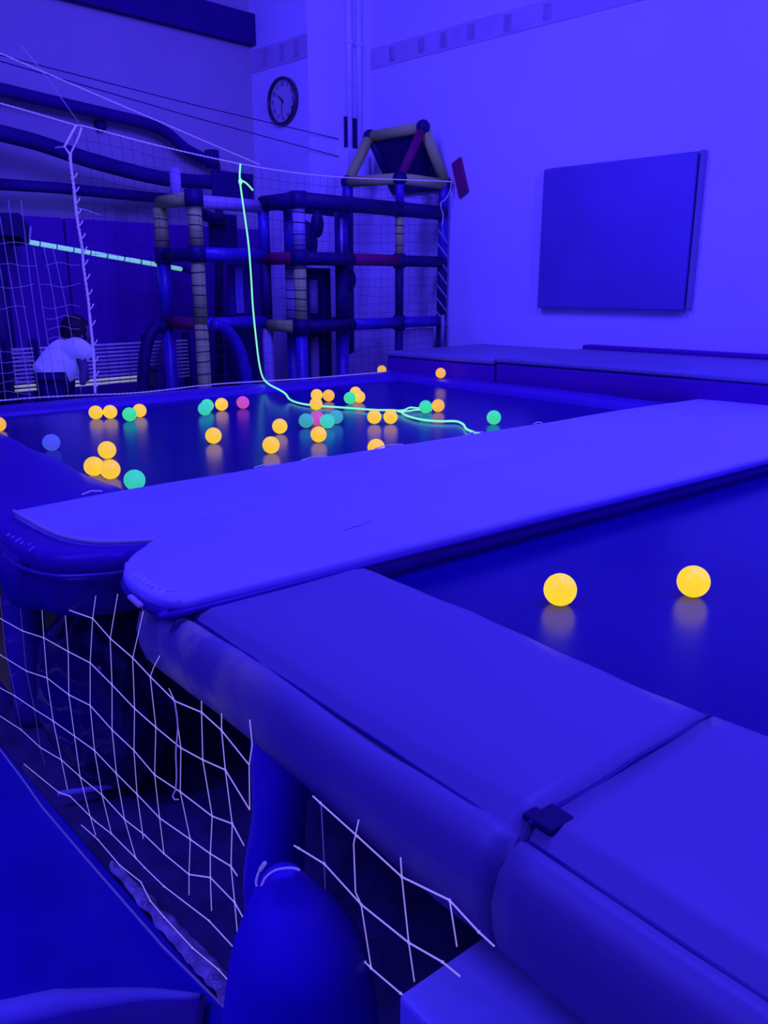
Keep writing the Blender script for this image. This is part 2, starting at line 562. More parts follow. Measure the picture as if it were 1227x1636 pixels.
# dark square put in for the shaded recess, and strap across the pad joint
bm = box_bm((0.655, 0.500, 0.838), (0.700, 0.545, 0.848), 0.004, 2)
obj('joint_recess', bm, 'navy', t1)
tube('joint_cord', [(0.62 + 0.458 * i / 14, 0.529, 0.842 + 0.002 * math.sin(i)) for i in range(1, 14)], 0.0035, 'skirt', t1, 5)
side = [(-0.0, 0.69), (-0.02, 0.72), (-0.03, 0.77), (-0.02, 0.815), (0.02, 0.838), (0.10, 0.845), (0.25, 0.845), (0.38, 0.843), (0.425, 0.83), (0.44, 0.80), (0.44, 0.795)]
# near trampoline: right and front-end pads
bm = sweep_bm(side, line_path((4.18, -1.0, 0), (4.18, 1.45, 0), (-1, 0, 0), 40), 0.005, 9)
obj('side_pad', bm, 'pad', t1, True)
bm = sweep_bm(side, line_path((0.62, -1.40, 0), (4.2, -1.40, 0), (0, 1, 0), 60), 0.005, 12)
obj('end_pad', bm, 'pad', t1, True)

# cover over the divider, near length: runs over the front pad and ends in a rounded nose
near_cov = [(0.625, 1.372), (0.600, 1.395), (0.588, 1.43), (0.582, 1.48), (0.582, 1.53), (0.592, 1.585), (0.615, 1.635), (0.66, 1.70), (0.74, 1.765), (0.84, 1.83), (1.0, 1.885), (1.3, 1.92), (4.2, 1.92), (4.2, 1.30), (3.2, 1.325), (2.2, 1.34), (1.2, 1.365)]


def smooth_outline(pts, n_curved, k=4):
    c = catmull([Vector((x, y, 0)) for x, y in pts[:n_curved]], k)
    return [(v.x, v.y) for v in c] + list(pts[n_curved:])


def cover(outline, z0, z1, seed, wob, parent, name='divider_cover', material='cover', bevel=0.018, curved=11):
    bm = slab_bm(smooth_outline(outline, curved), z0, z1, bevel, 3)
    top = [f for f in bm.faces if f.normal.z > 0.95 and f.calc_area() > 0.2 or f.normal.z < -0.95 and f.calc_area() > 0.2]
    bmesh.ops.triangulate(bm, faces=top)
    for _ in range(4):
        long = [e for e in bm.edges if e.calc_length() > 0.16]
        bmesh.ops.subdivide_edges(bm, edges=long, cuts=1)
        bmesh.ops.triangulate(bm, faces=[f for f in bm.faces if len(f.verts) > 4])
    for v in bm.verts:
        if v.co.z > z0 + 0.01:
            q = Vector((v.co.x * 1.4 + seed, v.co.y * 2.6, 0))
            v.co.z += noise.noise(q) * wob + noise.noise(q * 3.1) * wob * 0.4
    return obj(name, bm, material, parent, True)


nc = cover(near_cov, 0.846, 0.872, 3, 0.004, t1, bevel=0.010)
core = [(x + (0.02 if x < 0.7 else 0.0), y + (0.014 if y < 1.45 else -0.01)) for x, y in near_cov]
cover(core, 0.797, 0.848, 5, 0.003, t1, 'divider_core', 'pad_dark', 0.016)
# a slim welt under the overhanging edge and along the nose
tube('welt', catmull([(x, y, 0.846) for x, y in ([(4.15, 1.302), (3.2, 1.325), (2.2, 1.34), (1.2, 1.365)] + near_cov[:11])], 4), 0.007, 'pad_dark', nc, 6)
for k in range(7):                                  # puckers of the stretched nose, highlights put into their paler colour
    yy = 1.43 + 0.022 * k
    tube('pucker', [(0.592 + 0.0015 * k, yy, 0.862), (0.606, yy + 0.004, 0.871), (0.622, yy + 0.01, 0.8735)], [0.003, 0.006, 0.001], 'cover_highlight', nc, 8)
tube('nose_highlight', catmull([onz(u, v, 0.8725) for u, v in ((232, 932), (246, 938), (262, 943), (279, 944))], 4), [0.001 + 0.0035 * math.sin(PI * k / 12) for k in range(13)], 'cover_highlight', nc, 8)  # added pale ridge that draws the highlight along the nose
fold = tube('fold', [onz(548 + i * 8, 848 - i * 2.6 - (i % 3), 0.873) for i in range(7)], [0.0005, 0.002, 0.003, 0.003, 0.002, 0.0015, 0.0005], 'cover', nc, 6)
far_cov = [(0.575, 2.31), (0.583, 2.12), (0.60, 1.99), (0.64, 1.90), (0.70, 1.85), (0.80, 1.80), (0.90, 1.775), (1.2, 1.76), (4.25, 1.76), (4.25, 2.37), (3.7, 2.375), (3.0, 2.36), (2.2, 2.355), (1.4, 2.36), (0.94, 2.355)]
fc = cover(far_cov, 0.797, 0.858, 8, 0.005, t2, bevel=0.008, curved=7)
tube('hem', [(x, y, 0.857) for x, y in smooth_outline(far_cov[:7], 7)], 0.004, 'cord_dim', fc, 6)
# frayed pale threads along the far hem
for (xa, xb) in ((0.78, 0.84), (1.36, 1.46), (1.55, 1.66), (1.88, 2.02), (2.36, 2.46), (2.78, 2.84)):
    tube('loose_thread', [(xa, 2.357, 0.861), ((xa + xb) / 2, 2.362, 0.866), (xb, 2.358, 0.861)], 0.0022, 'cord', fc, 5)

# far trampoline: left, back and right pads
lft = [(-0.0, 0.69), (-0.02, 0.72), (-0.028, 0.77), (-0.012, 0.815), (0.03, 0.834), (0.12, 0.842), (0.25, 0.843), (0.36, 0.843), (0.41, 0.838), (0.428, 0.825), (0.43, 0.797)]
path = []
for i in range(70):
    y = 4.80 - (4.80 - 2.02) * i / 69
    path.append((Vector((0.51, y, 0)), Vector((1, 0, 0))))
bm = sweep_bm(lft, path, 0.007, 20)
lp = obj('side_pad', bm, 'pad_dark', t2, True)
# rounded corner cushion with its skirt at the near end of the left pad
corner = [(0.50, 2.16), (0.50, 2.04), (0.515, 1.96), (0.55, 1.885), (0.62, 1.835), (0.72, 1.80), (0.84, 1.775), (1.0, 1.77), (1.0, 2.16)]
cc = cover(corner, 0.785, 0.843, 31, 0.006, t2, 'corner_pad', 'pad_dark', 0.022, 8)
for k in range(6):
    a = (0.497 + 0.003 * k, 2.13 - 0.03 * k, 0.826)
    ln = 0.6 + 0.5 * random.random()
    tube('pucker', [a, (a[0] + 0.010 * ln, a[1] + 0.002, 0.838), (a[0] + 0.026 * ln, a[1] + 0.008 * ln, 0.8445)], [0.001, 0.0035 * ln, 0.0006], 'cover_highlight', cc, 8)
tube('hem', catmull([(x - 0.006, y - 0.004, 0.795) for x, y in corner[:8]], 4), 0.005, 'glossy_blue', cc, 6)
bm = bmesh.new()
prev = None
sk = catmull([Vector((x, y, 0)) for x, y in ((0.52, 2.8), (0.515, 2.4), (0.515, 2.05), (0.53, 1.96), (0.57, 1.885), (0.64, 1.84), (0.80, 1.80), (1.0, 1.79))], 6)
for i, q in enumerate(sk):
    w = 0.008 * math.sin(i * 1.1)
    col = [bm.verts.new((q.x + w * k / 5 - 0.012 * math.sin(PI * k / 5), q.y - w * k / 5, 0.79 - (0.10 if i > 12 else 0.13) * k / 5)) for k in range(6)]
    if prev:
        for k in range(5): bm.faces.new((prev[k], prev[k + 1], col[k + 1], col[k]))
    prev = col
s_ = obj('skirt', bm, 'skirt', t2, True)
s_.modifiers.new('thickness', 'SOLIDIFY').thickness = 0.006

back = [(-0.0, 0.69), (-0.012, 0.74), (-0.012, 0.79), (0.0, 0.818), (0.03, 0.834), (0.10, 0.833), (0.19, 0.828), (0.222, 0.815), (0.23, 0.795)]
bm = sweep_bm(back, line_path((0.5, 4.71, 0), (4.2, 4.71, 0), (0, -1, 0), 90), 0.006, 40)
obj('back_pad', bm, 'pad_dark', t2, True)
rgt = [(-0.0, 0.69), (0.0, 0.80), (0.01, 0.838), (0.05, 0.846), (0.14, 0.844), (0.20, 0.838), (0.225, 0.825), (0.235, 0.795)]
bm = sweep_bm(rgt, line_path((4.0, 2.2, 0), (4.0, 4.71, 0), (-1, 0, 0), 60), 0.005, 44)
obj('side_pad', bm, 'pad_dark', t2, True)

# frames and legs under the beds
for t, (x0, x1, y0, y1) in ((t1, (0.68, 4.05, -1.2, 1.5)), (t2, (0.62, 4.05, 1.95, 4.66))):
    fr = tube('frame', [(x0, y0, 0.74), (x1, y0, 0.74), (x1, y1, 0.74), (x0, y1, 0.74), (x0, y0, 0.74)], 0.03, 'steel', t, 10, False)
    for (x, y) in ((x0 + .5, y0), (x1, y0), (x1, y1), (x0 + .7, y1), ((x0 + x1) / 2, y0), ((x0 + x1) / 2, y1)):
        tube('leg', [(x, y, 0.72), (x, y, -0.03)], 0.025, 'steel', t, 10, False)

# step against the near trampoline
st = empty('step', (0.73, -0.1, 0), 'pale blue padded step against the front pad, bottom of the picture', 'step')
bm = box_bm((0.518, -0.9, 0.57), (0.76, 0.607, 0.62), 0.006, 2)
obj('top_board', bm, 'step', st)
box('body', (0.522, -0.9, -0.03), (0.755, 0.60, 0.57), 'step', st, 0.006, 2)

# ------------------------------------------------------------------ front net
NX = 0.565
net = empty('guard_net', (NX, 1.5, 0), 'white knotted cord net hanging from the front pad to the floor', 'net')
HL = [
    [(94, 969), (148, 988), (176, 1020), (212, 1051), (240, 1081), (279, 1120), (322, 1138), (354, 1167), (398, 1222)],
    [(-40, 968), (0, 988), (36, 1008), (70, 1019), (109, 1041), (144, 1059), (179, 1094), (215, 1132), (249, 1162), (289, 1195), (324, 1214), (360, 1230), (399, 1294)],
    [(-40, 1024), (0, 1046), (42, 1072), (75, 1083), (110, 1110), (144, 1127), (179, 1166), (214, 1199), (247, 1238), (288, 1265), (339, 1304), (371, 1316), (390, 1351)],
    [(-40, 1076), (0, 1099), (24, 1112), (55, 1133), (85, 1152), (119, 1176), (151, 1199), (186, 1236), (219, 1269), (255, 1307), (304, 1341), (336, 1364), (369, 1384), (379, 1399)],
    [(-40, 1112), (0, 1144), (34, 1166), (64, 1194), (98, 1214), (128, 1241), (163, 1270), (199, 1309), (231, 1334), (262, 1364), (302, 1397), (336, 1402), (375, 1442), (400, 1487)],
    [(20, 1205), (52, 1232), (94, 1266), (112, 1272), (152, 1312), (178, 1332), (217, 1371), (231, 1386), (262, 1416), (334, 1471), (392, 1534)],
    [(130, 1318), (156, 1341), (191, 1382), (225, 1409), (240, 1439), (262, 1465), (307, 1514), (349, 1549), (381, 1585)],
    [(500, 1272), (512, 1283), (571, 1336), (642, 1401), (718, 1438), (765, 1489), (790, 1512)],
    [(470, 1351), (477, 1355), (518, 1380), (577, 1445), (653, 1506), (707, 1537), (735, 1560)],
    [(560, 1520), (583, 1537), (593, 1547), (640, 1587), (665, 1605)],
]
VL = [
    [(0, 952), (4, 990), (8, 1039), (17, 1076), (24, 1112), (34, 1166)],
    [(31, 958), (32, 967), (36, 1008), (42, 1072), (55, 1133), (64, 1194), (72, 1222)],
    [(66, 962), (67, 973), (70, 1019), (75, 1083), (85, 1152), (98, 1214), (108, 1262)],
    [(102, 958), (103, 966), (109, 1041), (110, 1110), (119, 1176), (128, 1241), (143, 1300), (153, 1335)],
    [(153, 952), (148, 988), (144, 1059), (144, 1127), (151, 1199), (163, 1270), (178, 1332)],
    [(188, 949), (176, 1020), (179, 1094), (179, 1166), (186, 1236), (199, 1309), (217, 1371)],
    [(229, 977), (212, 1051), (215, 1132), (214, 1199), (219, 1269), (229, 1340)],
    [(255, 1048), (246, 1065), (240, 1081), (249, 1162), (247, 1238), (255, 1307), (262, 1364)],
    [(270, 1100), (279, 1120), (289, 1195), (288, 1265), (304, 1341), (302, 1397), (302, 1430)],
    [(322, 1120), (322, 1138), (324, 1214), (339, 1304), (336, 1364), (336, 1402), (338, 1455)],
    [(354, 1140), (354, 1167), (360, 1230), (371, 1316), (369, 1384), (375, 1442), (380, 1500)],
    [(399, 1150), (403, 1190), (398, 1222), (399, 1294)],
    [(513, 1280), (518, 1380), (520, 1430)],
    [(573, 1310), (565, 1348), (568, 1425), (577, 1445), (593, 1547)],
    [(640, 1370), (642, 1401), (653, 1506), (662, 1568)],
    [(718, 1436), (730, 1512)],
]
for k, L in enumerate(HL):
    tube('cord', [onx(u, v, NX - 0.003 * (i % 2)) for i, (u, v) in enumerate(L)], 0.0012, 'cord_mid', net, 6)
for k, L in enumerate(VL):
    tube('cord', [onx(u, v, NX + 0.001) for u, v in L], 0.0009, 'cord_dim' if k in (0, 1, 12) else 'cord_mid', net, 6)
bm = bmesh.new()
for L in HL:
    for (u, v) in L[1:-1]:
        bmesh.ops.create_icosphere(bm, subdivisions=1, radius=0.0022, matrix=Matrix.Translation(onx(u, v, NX - 0.001)))
obj('knots', bm, 'cord_mid', net)['kind'] = 'stuff'
tube('loose_cord', catmull([onx(u, v, NX - 0.01) for u, v in ((279, 1120), (284, 1160), (281, 1200), (282, 1240), (280, 1262), (276, 1271), (279, 1277), (285, 1277))], 4), 0.0014, 'cord', net, 6)
bm = box_bm((-0.006, -0.026, -0.004), (0.006, 0.026, 0.004), 0.002, 1)
tb = obj('tie_band', bm, 'cord_dim', net)
pa, pc = onx(198, 944, NX), onx(235, 977, NX)
tb.matrix_world = Matrix.Translation((pa + pc) / 2) @ (pc - pa).to_track_quat('Y', 'Z').to_matrix().to_4x4()

# padded post in front of the net
po = empty('padded_post', (0.50, 0.92, 0), 'deep blue vinyl padded post with bulging lower cushion in front of net', 'post')
sleeve = catmull([onx(449, 1130, 0.665), onx(449, 1240, 0.645), onx(445, 1310, 0.63), onx(438, 1390, 0.615), onx(436, 1460, 0.605), onx(440, 1560, 0.59), onx(446, 1700, 0.58)], 5)
tube('sleeve', sleeve, [0.050 + 0.003 * math.sin(i * 0.5) for i in range(len(sleeve))], 'post', po, 24)
edges = [(1387, 448, 462), (1390, 434, 476), (1400, 422, 487), (1420, 410, 507), (1450, 401, 541), (1500, 388, 588), (1550, 382, 610), (1636, 376, 628), (1760, 372, 640), (1920, 376, 640), (2100, 392, 630)]
bm = bmesh.new()
cpts, rr, rings = [], [], []
for v_, ua, ub in edges:
    c_ = (onx(ua, v_, 0.50) + onx(ub, v_, 0.50)) / 2
    cpts.append(c_); rr.append((ub - ua) / 2 * (c_ - CAM).dot(VF) / F_PX)
cs = catmull(cpts, 3)
rs = [max(0.002, q.x) for q in catmull([Vector((r, 0, 0)) for r in rr], 3)]
for c_, r_ in zip(cs, rs):
    rings.append([bm.verts.new(c_ + RIGHT * r_ * math.cos(2 * PI * k / 32) + FWD * r_ * 0.9 * math.sin(2 * PI * k / 32)) for k in range(32)])
for a_, b_ in zip(rings, rings[1:]):
    for k in range(32): bm.faces.new((a_[k], a_[(k + 1) % 32], b_[(k + 1) % 32], b_[k]))
bm.faces.new(rings[0][::-1]); bm.faces.new(rings[-1])
cu_ = obj('lower_cushion', bm, 'post', po, True)
# foot plate hidden below the picture keeps the post on the ground
base_c = cpts[-1]
tube('foot', [cpts[-1] + UP * 0.02, Vector((cpts[-1].x, cpts[-1].y, 0.006))], [rr[-1] * 0.9, rr[-1]], 'post', po, 24)
tube('piping', catmull([onx(u, v, 0.47) for u, v in ((417, 1416), (424, 1402), (438, 1391), (455, 1387), (470, 1387), (478, 1390))], 4), 0.0015, 'cord', cu_, 6)
tube('tie_cord', catmull([onx(u, v, 0.45) for u, v in ((410, 1416), (409, 1408), (413, 1394), (420, 1383), (424, 1378))], 4), [0.0014] * 4 + [0.0016] * 6 + [0.003] * 6 + [0.0015], 'cord', cu_, 6)

# ------------------------------------------------------------------ floor and what lies under the trampolines
fm = empty('floor_mat', (-0.6, 1.2, 0), 'large deep blue vinyl floor mat left of the net', 'mat')
e0, e1 = onz(-120, 1050, 0.0), onz(375, 1628, 0.0)
dv = (e1 - e0).normalized()
e0 = e0 - dv * 3.0
e1b = e1 + dv * 0.07
nl = Vector((-dv.y, dv.x, 0))
if nl.x > 0: nl = -nl
q = [e0, e1b, e1b + nl * 2.2, e0 + nl * 2.2]
obj('panel', slab_bm([(v.x, v.y) for v in q], -0.03, 0.006, 0.008, 3), 'floor_mat', fm, True)
tube('edge_cord', [e0 + UP * 0.006, onz(0, 1197, 0.008), onz(40, 1250, 0.008), onz(67, 1289, 0.008), onz(131, 1364, 0.008), onz(262, 1514, 0.008), onz(375, 1626, 0.008)], 0.0028, 'cord_dim', fm, 6)
fm2 = empty('floor_mat', (-0.6, 0.2, 0), 'second floor mat with a highlight painted along its rounded edge, bottom left corner', 'mat')
g0, g1 = onz(-160, 1625, 0.03), onz(330, 1590, 0.03)
dd = (g1 - g0).normalized(); nn = Vector((dd.y, -dd.x, 0))
if nn.y > 0: nn = -nn
q = [g0 - dd * 1.5, g1, g1 + nn * 0.9, g0 - dd * 1.5 + nn * 0.9]
obj('panel', slab_bm([(v.x, v.y) for v in q], 0.006, 0.045, 0.018, 4), 'glossy_blue', fm2, True)

tube('edge_highlight', catmull([onz(u, v, 0.045) for u, v in ((-260, 1668), (-120, 1648), (0, 1625), (90, 1606), (170, 1596), (240, 1590), (320, 1592))], 4), [0.030] * 13 + [0.026 - 0.0018 * k for k in range(12)], 'cover', fm2, 14)  # pale tube draws the highlight on the mat's rounded edge
# crumpled film strip along the mat's edge
bm = bmesh.new()
pr = None
for i in range(60):
    t = i / 59
    c = onz(165 + 215 * t, 1385 + 238 * t, 0.012) + Vector((0.022, 0.0, 0))
    wd = 0.006 + 0.022 * t ** 0.5 + 0.012 * noise.noise(Vector((t * 14, 0, 3)))
    col = []
    for k in range(6):
        s = k / 5 - 0.5
        z = 0.006 + 0.018 * (1 - (2 * s) ** 2) * (0.6 + noise.noise(Vector((t * 16, s * 4, 1)))) + 0.004
        col.append(bm.verts.new(c - nl * (s * wd * 2) + UP * z - UP * 0.012))
    if pr:
        for k in range(5): bm.faces.new((pr[k], pr[k + 1], col[k + 1], col[k]))
    pr = col
fs = tag(obj('film_strip', bm, 'film', None, True), 'crumpled shiny plastic strip along the edge of the floor mat', 'plastic strip')

# dark glossy bag under the far trampoline
bm = bmesh.new()
bmesh.ops.create_icosphere(bm, subdivisions=5, radius=1)
bc = Vector((0.775, 2.30, 0.0))
for v in bm.verts:
    n_ = v.co.normalized()
    d = 1 + 0.10 * noise.noise(n_ * 1.8) + 0.05 * noise.noise(n_ * 4.5)
    v.co = Vector((bc.x + n_.x * 0.185 * d, bc.y + n_.y * 0.30 * d, max(-0.03, 0.25 + n_.z * 0.29 * d)))
bag = empty('vinyl_bag', (bc.x, bc.y, 0), 'big dark glossy vinyl bag lying under the far trampoline', 'bag')
bb = obj('body', bm, 'glossy_dark', bag, True)
tube('top_seam', [(bc.x + 0.18 * math.cos(a), bc.y + 0.02 * math.sin(a), 0.25 + 0.285 * math.sin(a)) for a in [PI * k / 20 for k in range(21)]], 0.006, 'glossy_dark', bag, 6)
# rolled mat to its left
rm = empty('rolled_mat', (0.66, 2.78, 0), 'shiny blue vinyl mat standing rolled up left of the dark bag', 'rolled mat')
c0 = Vector((0.66, 2.78, 0))
ax = [Vector((c0.x + 0.02, c0.y, -0.02)), Vector((c0.x + 0.02, c0.y, 0.2)), Vector((c0.x + 0.03, c0.y + 0.02, 0.40)), Vector((c0.x + 0.05, c0.y + 0.03, 0.55))]
tube('roll', catmull(ax, 5), 0.065, 'glossy_blue', rm, 28)
tube('inner_layer', [ax[-1] - UP * 0.01, ax[-1] + UP * 0.012], 0.045, 'glossy_dark', rm, 24)
# added patch, the light on the floor is put into its colour
gb = empty('lit_floor_patch', (1.0, 3.6, -0.03), 'grey green carpet standing in for lit floor under the far trampoline', 'patch')
box('patch_face', (0.66, 2.98, -0.03), (1.5, 4.5, -0.012), 'grey_green', gb, 0.004, 1)
box('patch_border', (0.64, 2.96, -0.03), (1.52, 4.52, -0.02), 'skirt', gb, 0.004, 1)
# bar lying on the floor
tag(tube('floor_bar', [onz(92, 1269, 0.02), onz(216, 1250, 0.02)], 0.009, 'cover', None, 10), 'thin pale rod lying on the floor behind the net', 'rod')

# ------------------------------------------------------------------ enclosure net and ropes behind the far trampoline
NY = 4.74
en = empty('enclosure_net', (2.7, NY, 0.84), 'tall cord net with white rope edges behind the far trampoline', 'net')
toprope = catmull([ony(u, v, NY) for u, v in ((-60, 150), (0, 165), (60, 182), (118, 199), (140, 203), (250, 232), (385, 262), (480, 277), (560, 284), (640, 287), (720, 290))], 5)
obj('top_rope', rope_bm(toprope, 0.0042, 0.05), 'cord', en, True)
hem = catmull([Vector((q.x, q.y, max(q.z, 0.840))) for q in [ony(u, v, NY - 0.05) for u, v in ((-60, 645), (0, 640), (60, 635), (140, 631), (200, 629), (255, 624), (340, 614), (420, 609), (496, 609), (510, 605), (550, 600), (600, 597), (650, 599), (705, 606))]], 4)
obj('hem_rope', rope_bm(hem, 0.0042, 0.05), 'cord', en, True)
vr = catmull([ony(u, v, NY - 0.02) for u, v in ((112, 245), (113, 262), (118, 300), (121, 330), (125, 360), (131, 395), (134, 430), (140, 470), (144, 510), (149, 560), (151, 600), (152, 628))], 5)
vrope = obj('corner_rope', rope_bm(vr, 0.008, 0.07, 3), 'cord', en, True)
for i in range(8, len(vr) - 2, 3):                 # lashing ends along the rope
    a = vr[i]
    tube('lashing', [a + Vector((-0.012, -0.01, -0.012)), a + Vector((0.01, -0.014, 0.006)), a + Vector((0.026, -0.004, 0.026))], 0.0035, 'cord', vrope, 5)
tube('bridle', [ony(u, v, NY) for u, v in ((121, 201), (103, 234), (112, 247))], 0.006, 'cord', en, 6)
tube('bridle', [ony(u, v, NY) for u, v in ((130, 204), (126, 218), (112, 247))], 0.005, 'cord', en, 6)
tube('cord_end', catmull([ony(u, v, NY) for u, v in ((104, 235), (96, 235), (88, 236))], 4), 0.003, 'cord_dim', en, 6)
tube('cord_end', catmull([ony(u, v, NY) for u, v in ((121, 332), (135, 335), (160, 344))], 4), 0.003, 'cord_dim', en, 6)
# pale cords left of the corner rope
for k in range(9):
    u0 = 118 - 17 * k
    pts = []
    for i in range(9):
        t = i / 8
        uu = u0 - 34 + 46 * t + 3.5 * math.sin(3 * t + k)
        vv = 320 + 313 * t
        if k < 3: vv = 395 + 238 * t
        pts.append(ony(uu, vv - 0.055 * (uu - 150) * t, NY))
    tube('cord', catmull(pts, 2), 0.0019, 'cord_dim', en, 5)
for k in range(15):
    vv = 390 + 17 * k
    for (ua, ub) in ((-40 + random.random() * 30, 30 + random.random() * 30), (60 + random.random() * 20, 128)):
        if random.random() < 0.35: continue
        tube('cord', catmull([ony(ua + (ub - ua) * i / 4, vv + 3 * math.sin(i * 1.7 + k) - 0.02 * (ua + (ub - ua) * i / 4), NY) for i in range(5)], 2), 0.0013, 'cord_dim', en, 5)
# fine dark mesh to the right of it
bm = bmesh.new()
x0, x1, z0 = 1.72, 4.42, 0.84


def top_z(x):
    for a, b in zip(toprope, toprope[1:]):
        if a.x <= x <= b.x: return a.z + (b.z - a.z) * (x - a.x) / max(1e-6, b.x - a.x)
    return 2.2


nv, nh = 42, 22
for i in range(nv + 1):
    x = x0 + (x1 - x0) * i / nv
    tube_bm(bm, [(x + 0.02 * noise.noise(Vector((x * 3, j * .5, 0))), NY + 0.012 * noise.noise(Vector((x, j * .7, 5))), z0 + (top_z(x) - z0) * j / 10) for j in range(11)], 0.0010, 4, False)
for j in range(1, nh):
    tube_bm(bm, [(x0 + (x1 - x0) * i / 24, NY, z0 + (top_z(x0 + (x1 - x0) * i / 24) - z0) * j / nh + 0.015 * noise.noise(Vector((i * .6, j * 1.3, 9)))) for i in range(25)], 0.0010, 4, False)
fmn = obj('fine_mesh', bm, 'cord_dark', en)
fmn['kind'] = 'stuff'

# guy ropes and cables
gp = [ony(-60, 58, 4.55), ony(0, 85, 4.58), ony(200, 171, 4.68), ony(415, 263, NY)]
tag(obj('guy_rope', rope_bm(gp, 0.0035, 0.05), 'cord', None, True), 'long white guy rope slanting down from upper left to the net top', 'rope')
tag(tube('guy_rope', [ony(33, 72, NY - 0.1), ony(70, 118, NY - 0.06), ony(126, 196, NY)], 0.0025, 'cord_dim', None, 6), 'short thin pale cord tied to the net corner, rising to the left', 'cord')
for (va, vb, lb) in ((78, 222, 'upper of two dark cables crossing below the clock'), (86, 250, 'lower of two dark cables crossing below the clock')):
    a, b = onw(-40, va, 5.50), onw(541, vb, PW - 0.012)
    far_end = a + (a - b) * 0.35
    tag(tube('cable', [far_end, a, a.lerp(b, .5) - UP * 0.012, b], 0.0035, 'cord_dark', None, 6), lb, 'cable')

# green rope: tied to the net top, hangs down and trails over the bed
gr = empty('green_rope', onz(430, 625, 0.85), 'glowing green rope hanging from the net and trailing over the far bed', 'rope')
hang = [ony(u, v, NY - 0.05) for u, v in ((384, 262), (383, 285), (386, 310), (391, 345), (397, 390), (401, 440), (404, 490), (409, 540), (414, 580), (420, 603))]
hang += [Vector(onz(430, 614, 0.868)), Vector(onz(445, 622, 0.862)), Vector(onz(456, 629, 0.842)), Vector(onz(463, 638, 0.812)), Vector(onz(478, 644, 0.808)), Vector(onz(505, 648, 0.808)), Vector(onz(560, 652, 0.808)), Vector(onz(600, 655, 0.808)), Vector(onz(634, 656, 0.812)), Vector(onz(650, 664, 0.808)), Vector(onz(672, 670, 0.808)), Vector(onz(700, 673, 0.808)), Vector(onz(728, 673, 0.808)), Vector(onz(740, 678, 0.808)), Vector(onz(746, 686, 0.808)), Vector(onz(766, 693, 0.808)), Vector(onz(776, 695, 0.808))]
tube('main_length', catmull(hang, 5), 0.0055, 'green_rope', gr, 8)
tube('knot_tail', catmull([ony(u, v, NY - 0.06) for u, v in ((384, 288), (391, 291), (397, 296), (404, 304))], 4), 0.0055, 'green_rope', gr, 8)
bm = bmesh.new(); bmesh.ops.create_icosphere(bm, subdivisions=2, radius=0.012, matrix=Matrix.Translation(ony(384, 290, NY - 0.055)) @ Matrix.Diagonal((1, 1, 1.8, 1)))
obj('knot', bm, 'green_rope', gr, True)
tube('loop', catmull([onz(u, v, 0.81) for u, v in ((634, 656), (646, 655), (655, 651), (668, 652), (690, 651))], 4), 0.0045, 'green_rope', gr, 8)
tube('loop', catmull([onz(u, v, 0.81) for u, v in ((636, 658), (650, 657), (664, 655), (690, 655))], 4), 0.0045, 'green_rope', gr, 8)

# ------------------------------------------------------------------ climbing frame
FW = 4.70


def b_of(u, w):
    return onw(u, 457, w).dot(EB)


def w_of(u, b):
    return onb(u, 457, b).dot(EW)


def z_of(u, v, w): return onw(u, v, w).z


b480, b560, b637, b705 = b_of(480, FW), b_of(563, FW), b_of(638, FW), b_of(706, FW)
W1 = w_of(425, b480)                # line of the set-back bay
b315 = b_of(318, W1)
W2 = w_of(264, b315)
W2 = min(W2, 6.2)
RW = min(w_of(557, b637), 5.58)     # rear line of the tower
cf = empty('climbing_frame', bw((b315 + b705) / 2, FW + 0.4, 0), 'multi level soft play climbing frame of padded pipes behind the trampolines', 'climbing frame')
R0 = 0.045


def post(b, w, segs, r=R0, wrap=True):
    for (z0, z1, mtl) in segs:
        o = tube('post', [bw(b, w, z0), bw(b, w, z1)], r, mtl, cf, 16)
        if wrap and mtl in ('yellow_foam', 'lilac_pipe'):
            bm = bmesh.new()
            z = z0 + 0.05
            while z < z1 - 0.02:
                tube_bm(bm, [bw(b, w, z) + Vector((math.cos(a), math.sin(a), 0.10 * math.sin(a + z * 9))) * (r + 0.001) * (Vector((1, 1, 1)).length / 1.732) for a in [2 * PI * k / 12 for k in range(13)]], 0.0035, 4, False)
                z += 0.075 + 0.012 * math.sin(z * 40)
            obj('cord_wrap', bm, 'cord_dark', o)['kind'] = 'stuff'


def bar(a, b, mtl, r=0.04, name='bar', curve=0):
    return tube(name, [a, b] if not curve else a, r, mtl, cf, 14)


def joint(b, w, z, r=0.062):
    tube('joint', [bw(b, w, z - 0.055), bw(b, w, z + 0.055)], r, 'navy', cf, 14)


# measured levels on the tower's front line
zt = [z_of(700, 517, FW), z_of(700, 420, FW), z_of(700, 338, FW), z_of(700, 291, FW)]
zs = [z_of(480, 517, FW), z_of(480, 410, FW), z_of(480, 322, FW)]
L1, L2, L3, L4 = (zt[0] + zs[0]) / 2, (zt[1] + zs[1]) / 2, (zt[2] + zs[2]) / 2, zt[3]
post(b480, FW, ((-0.03, L1, 'blue_pipe'), (L1, L2 - .03, 'yellow_foam'), (L2 + .03, L3 - .02, 'lilac_pipe')))
post(b480 + 0.12, FW + 0.25, ((-0.03, L1, 'blue_pipe'), (L1, L2 - .03, 'lilac_pipe'), (L2, L3, 'blue_pipe')))
post(b560, FW + 0.12, ((-0.03, L1, 'blue_pipe'), (L1, L2, 'navy'), (L2, L3 - .05, 'blue_pipe')), 0.05)
tube('pale_strip', [bw(b560 - 0.06, FW + 0.05, L2 + .02), bw(b560 - 0.06, FW + 0.05, L3 - .1)], 0.012, 'lilac_pipe', cf, 8)  # pale tube drawing the highlight down the post's left side
tube('pale_strip', [bw(b560 - 0.14, FW + 0.3, 0.5), bw(b560 - 0.14, FW + 0.3, L1 - .1)], 0.04, 'lilac_pipe', cf, 10)
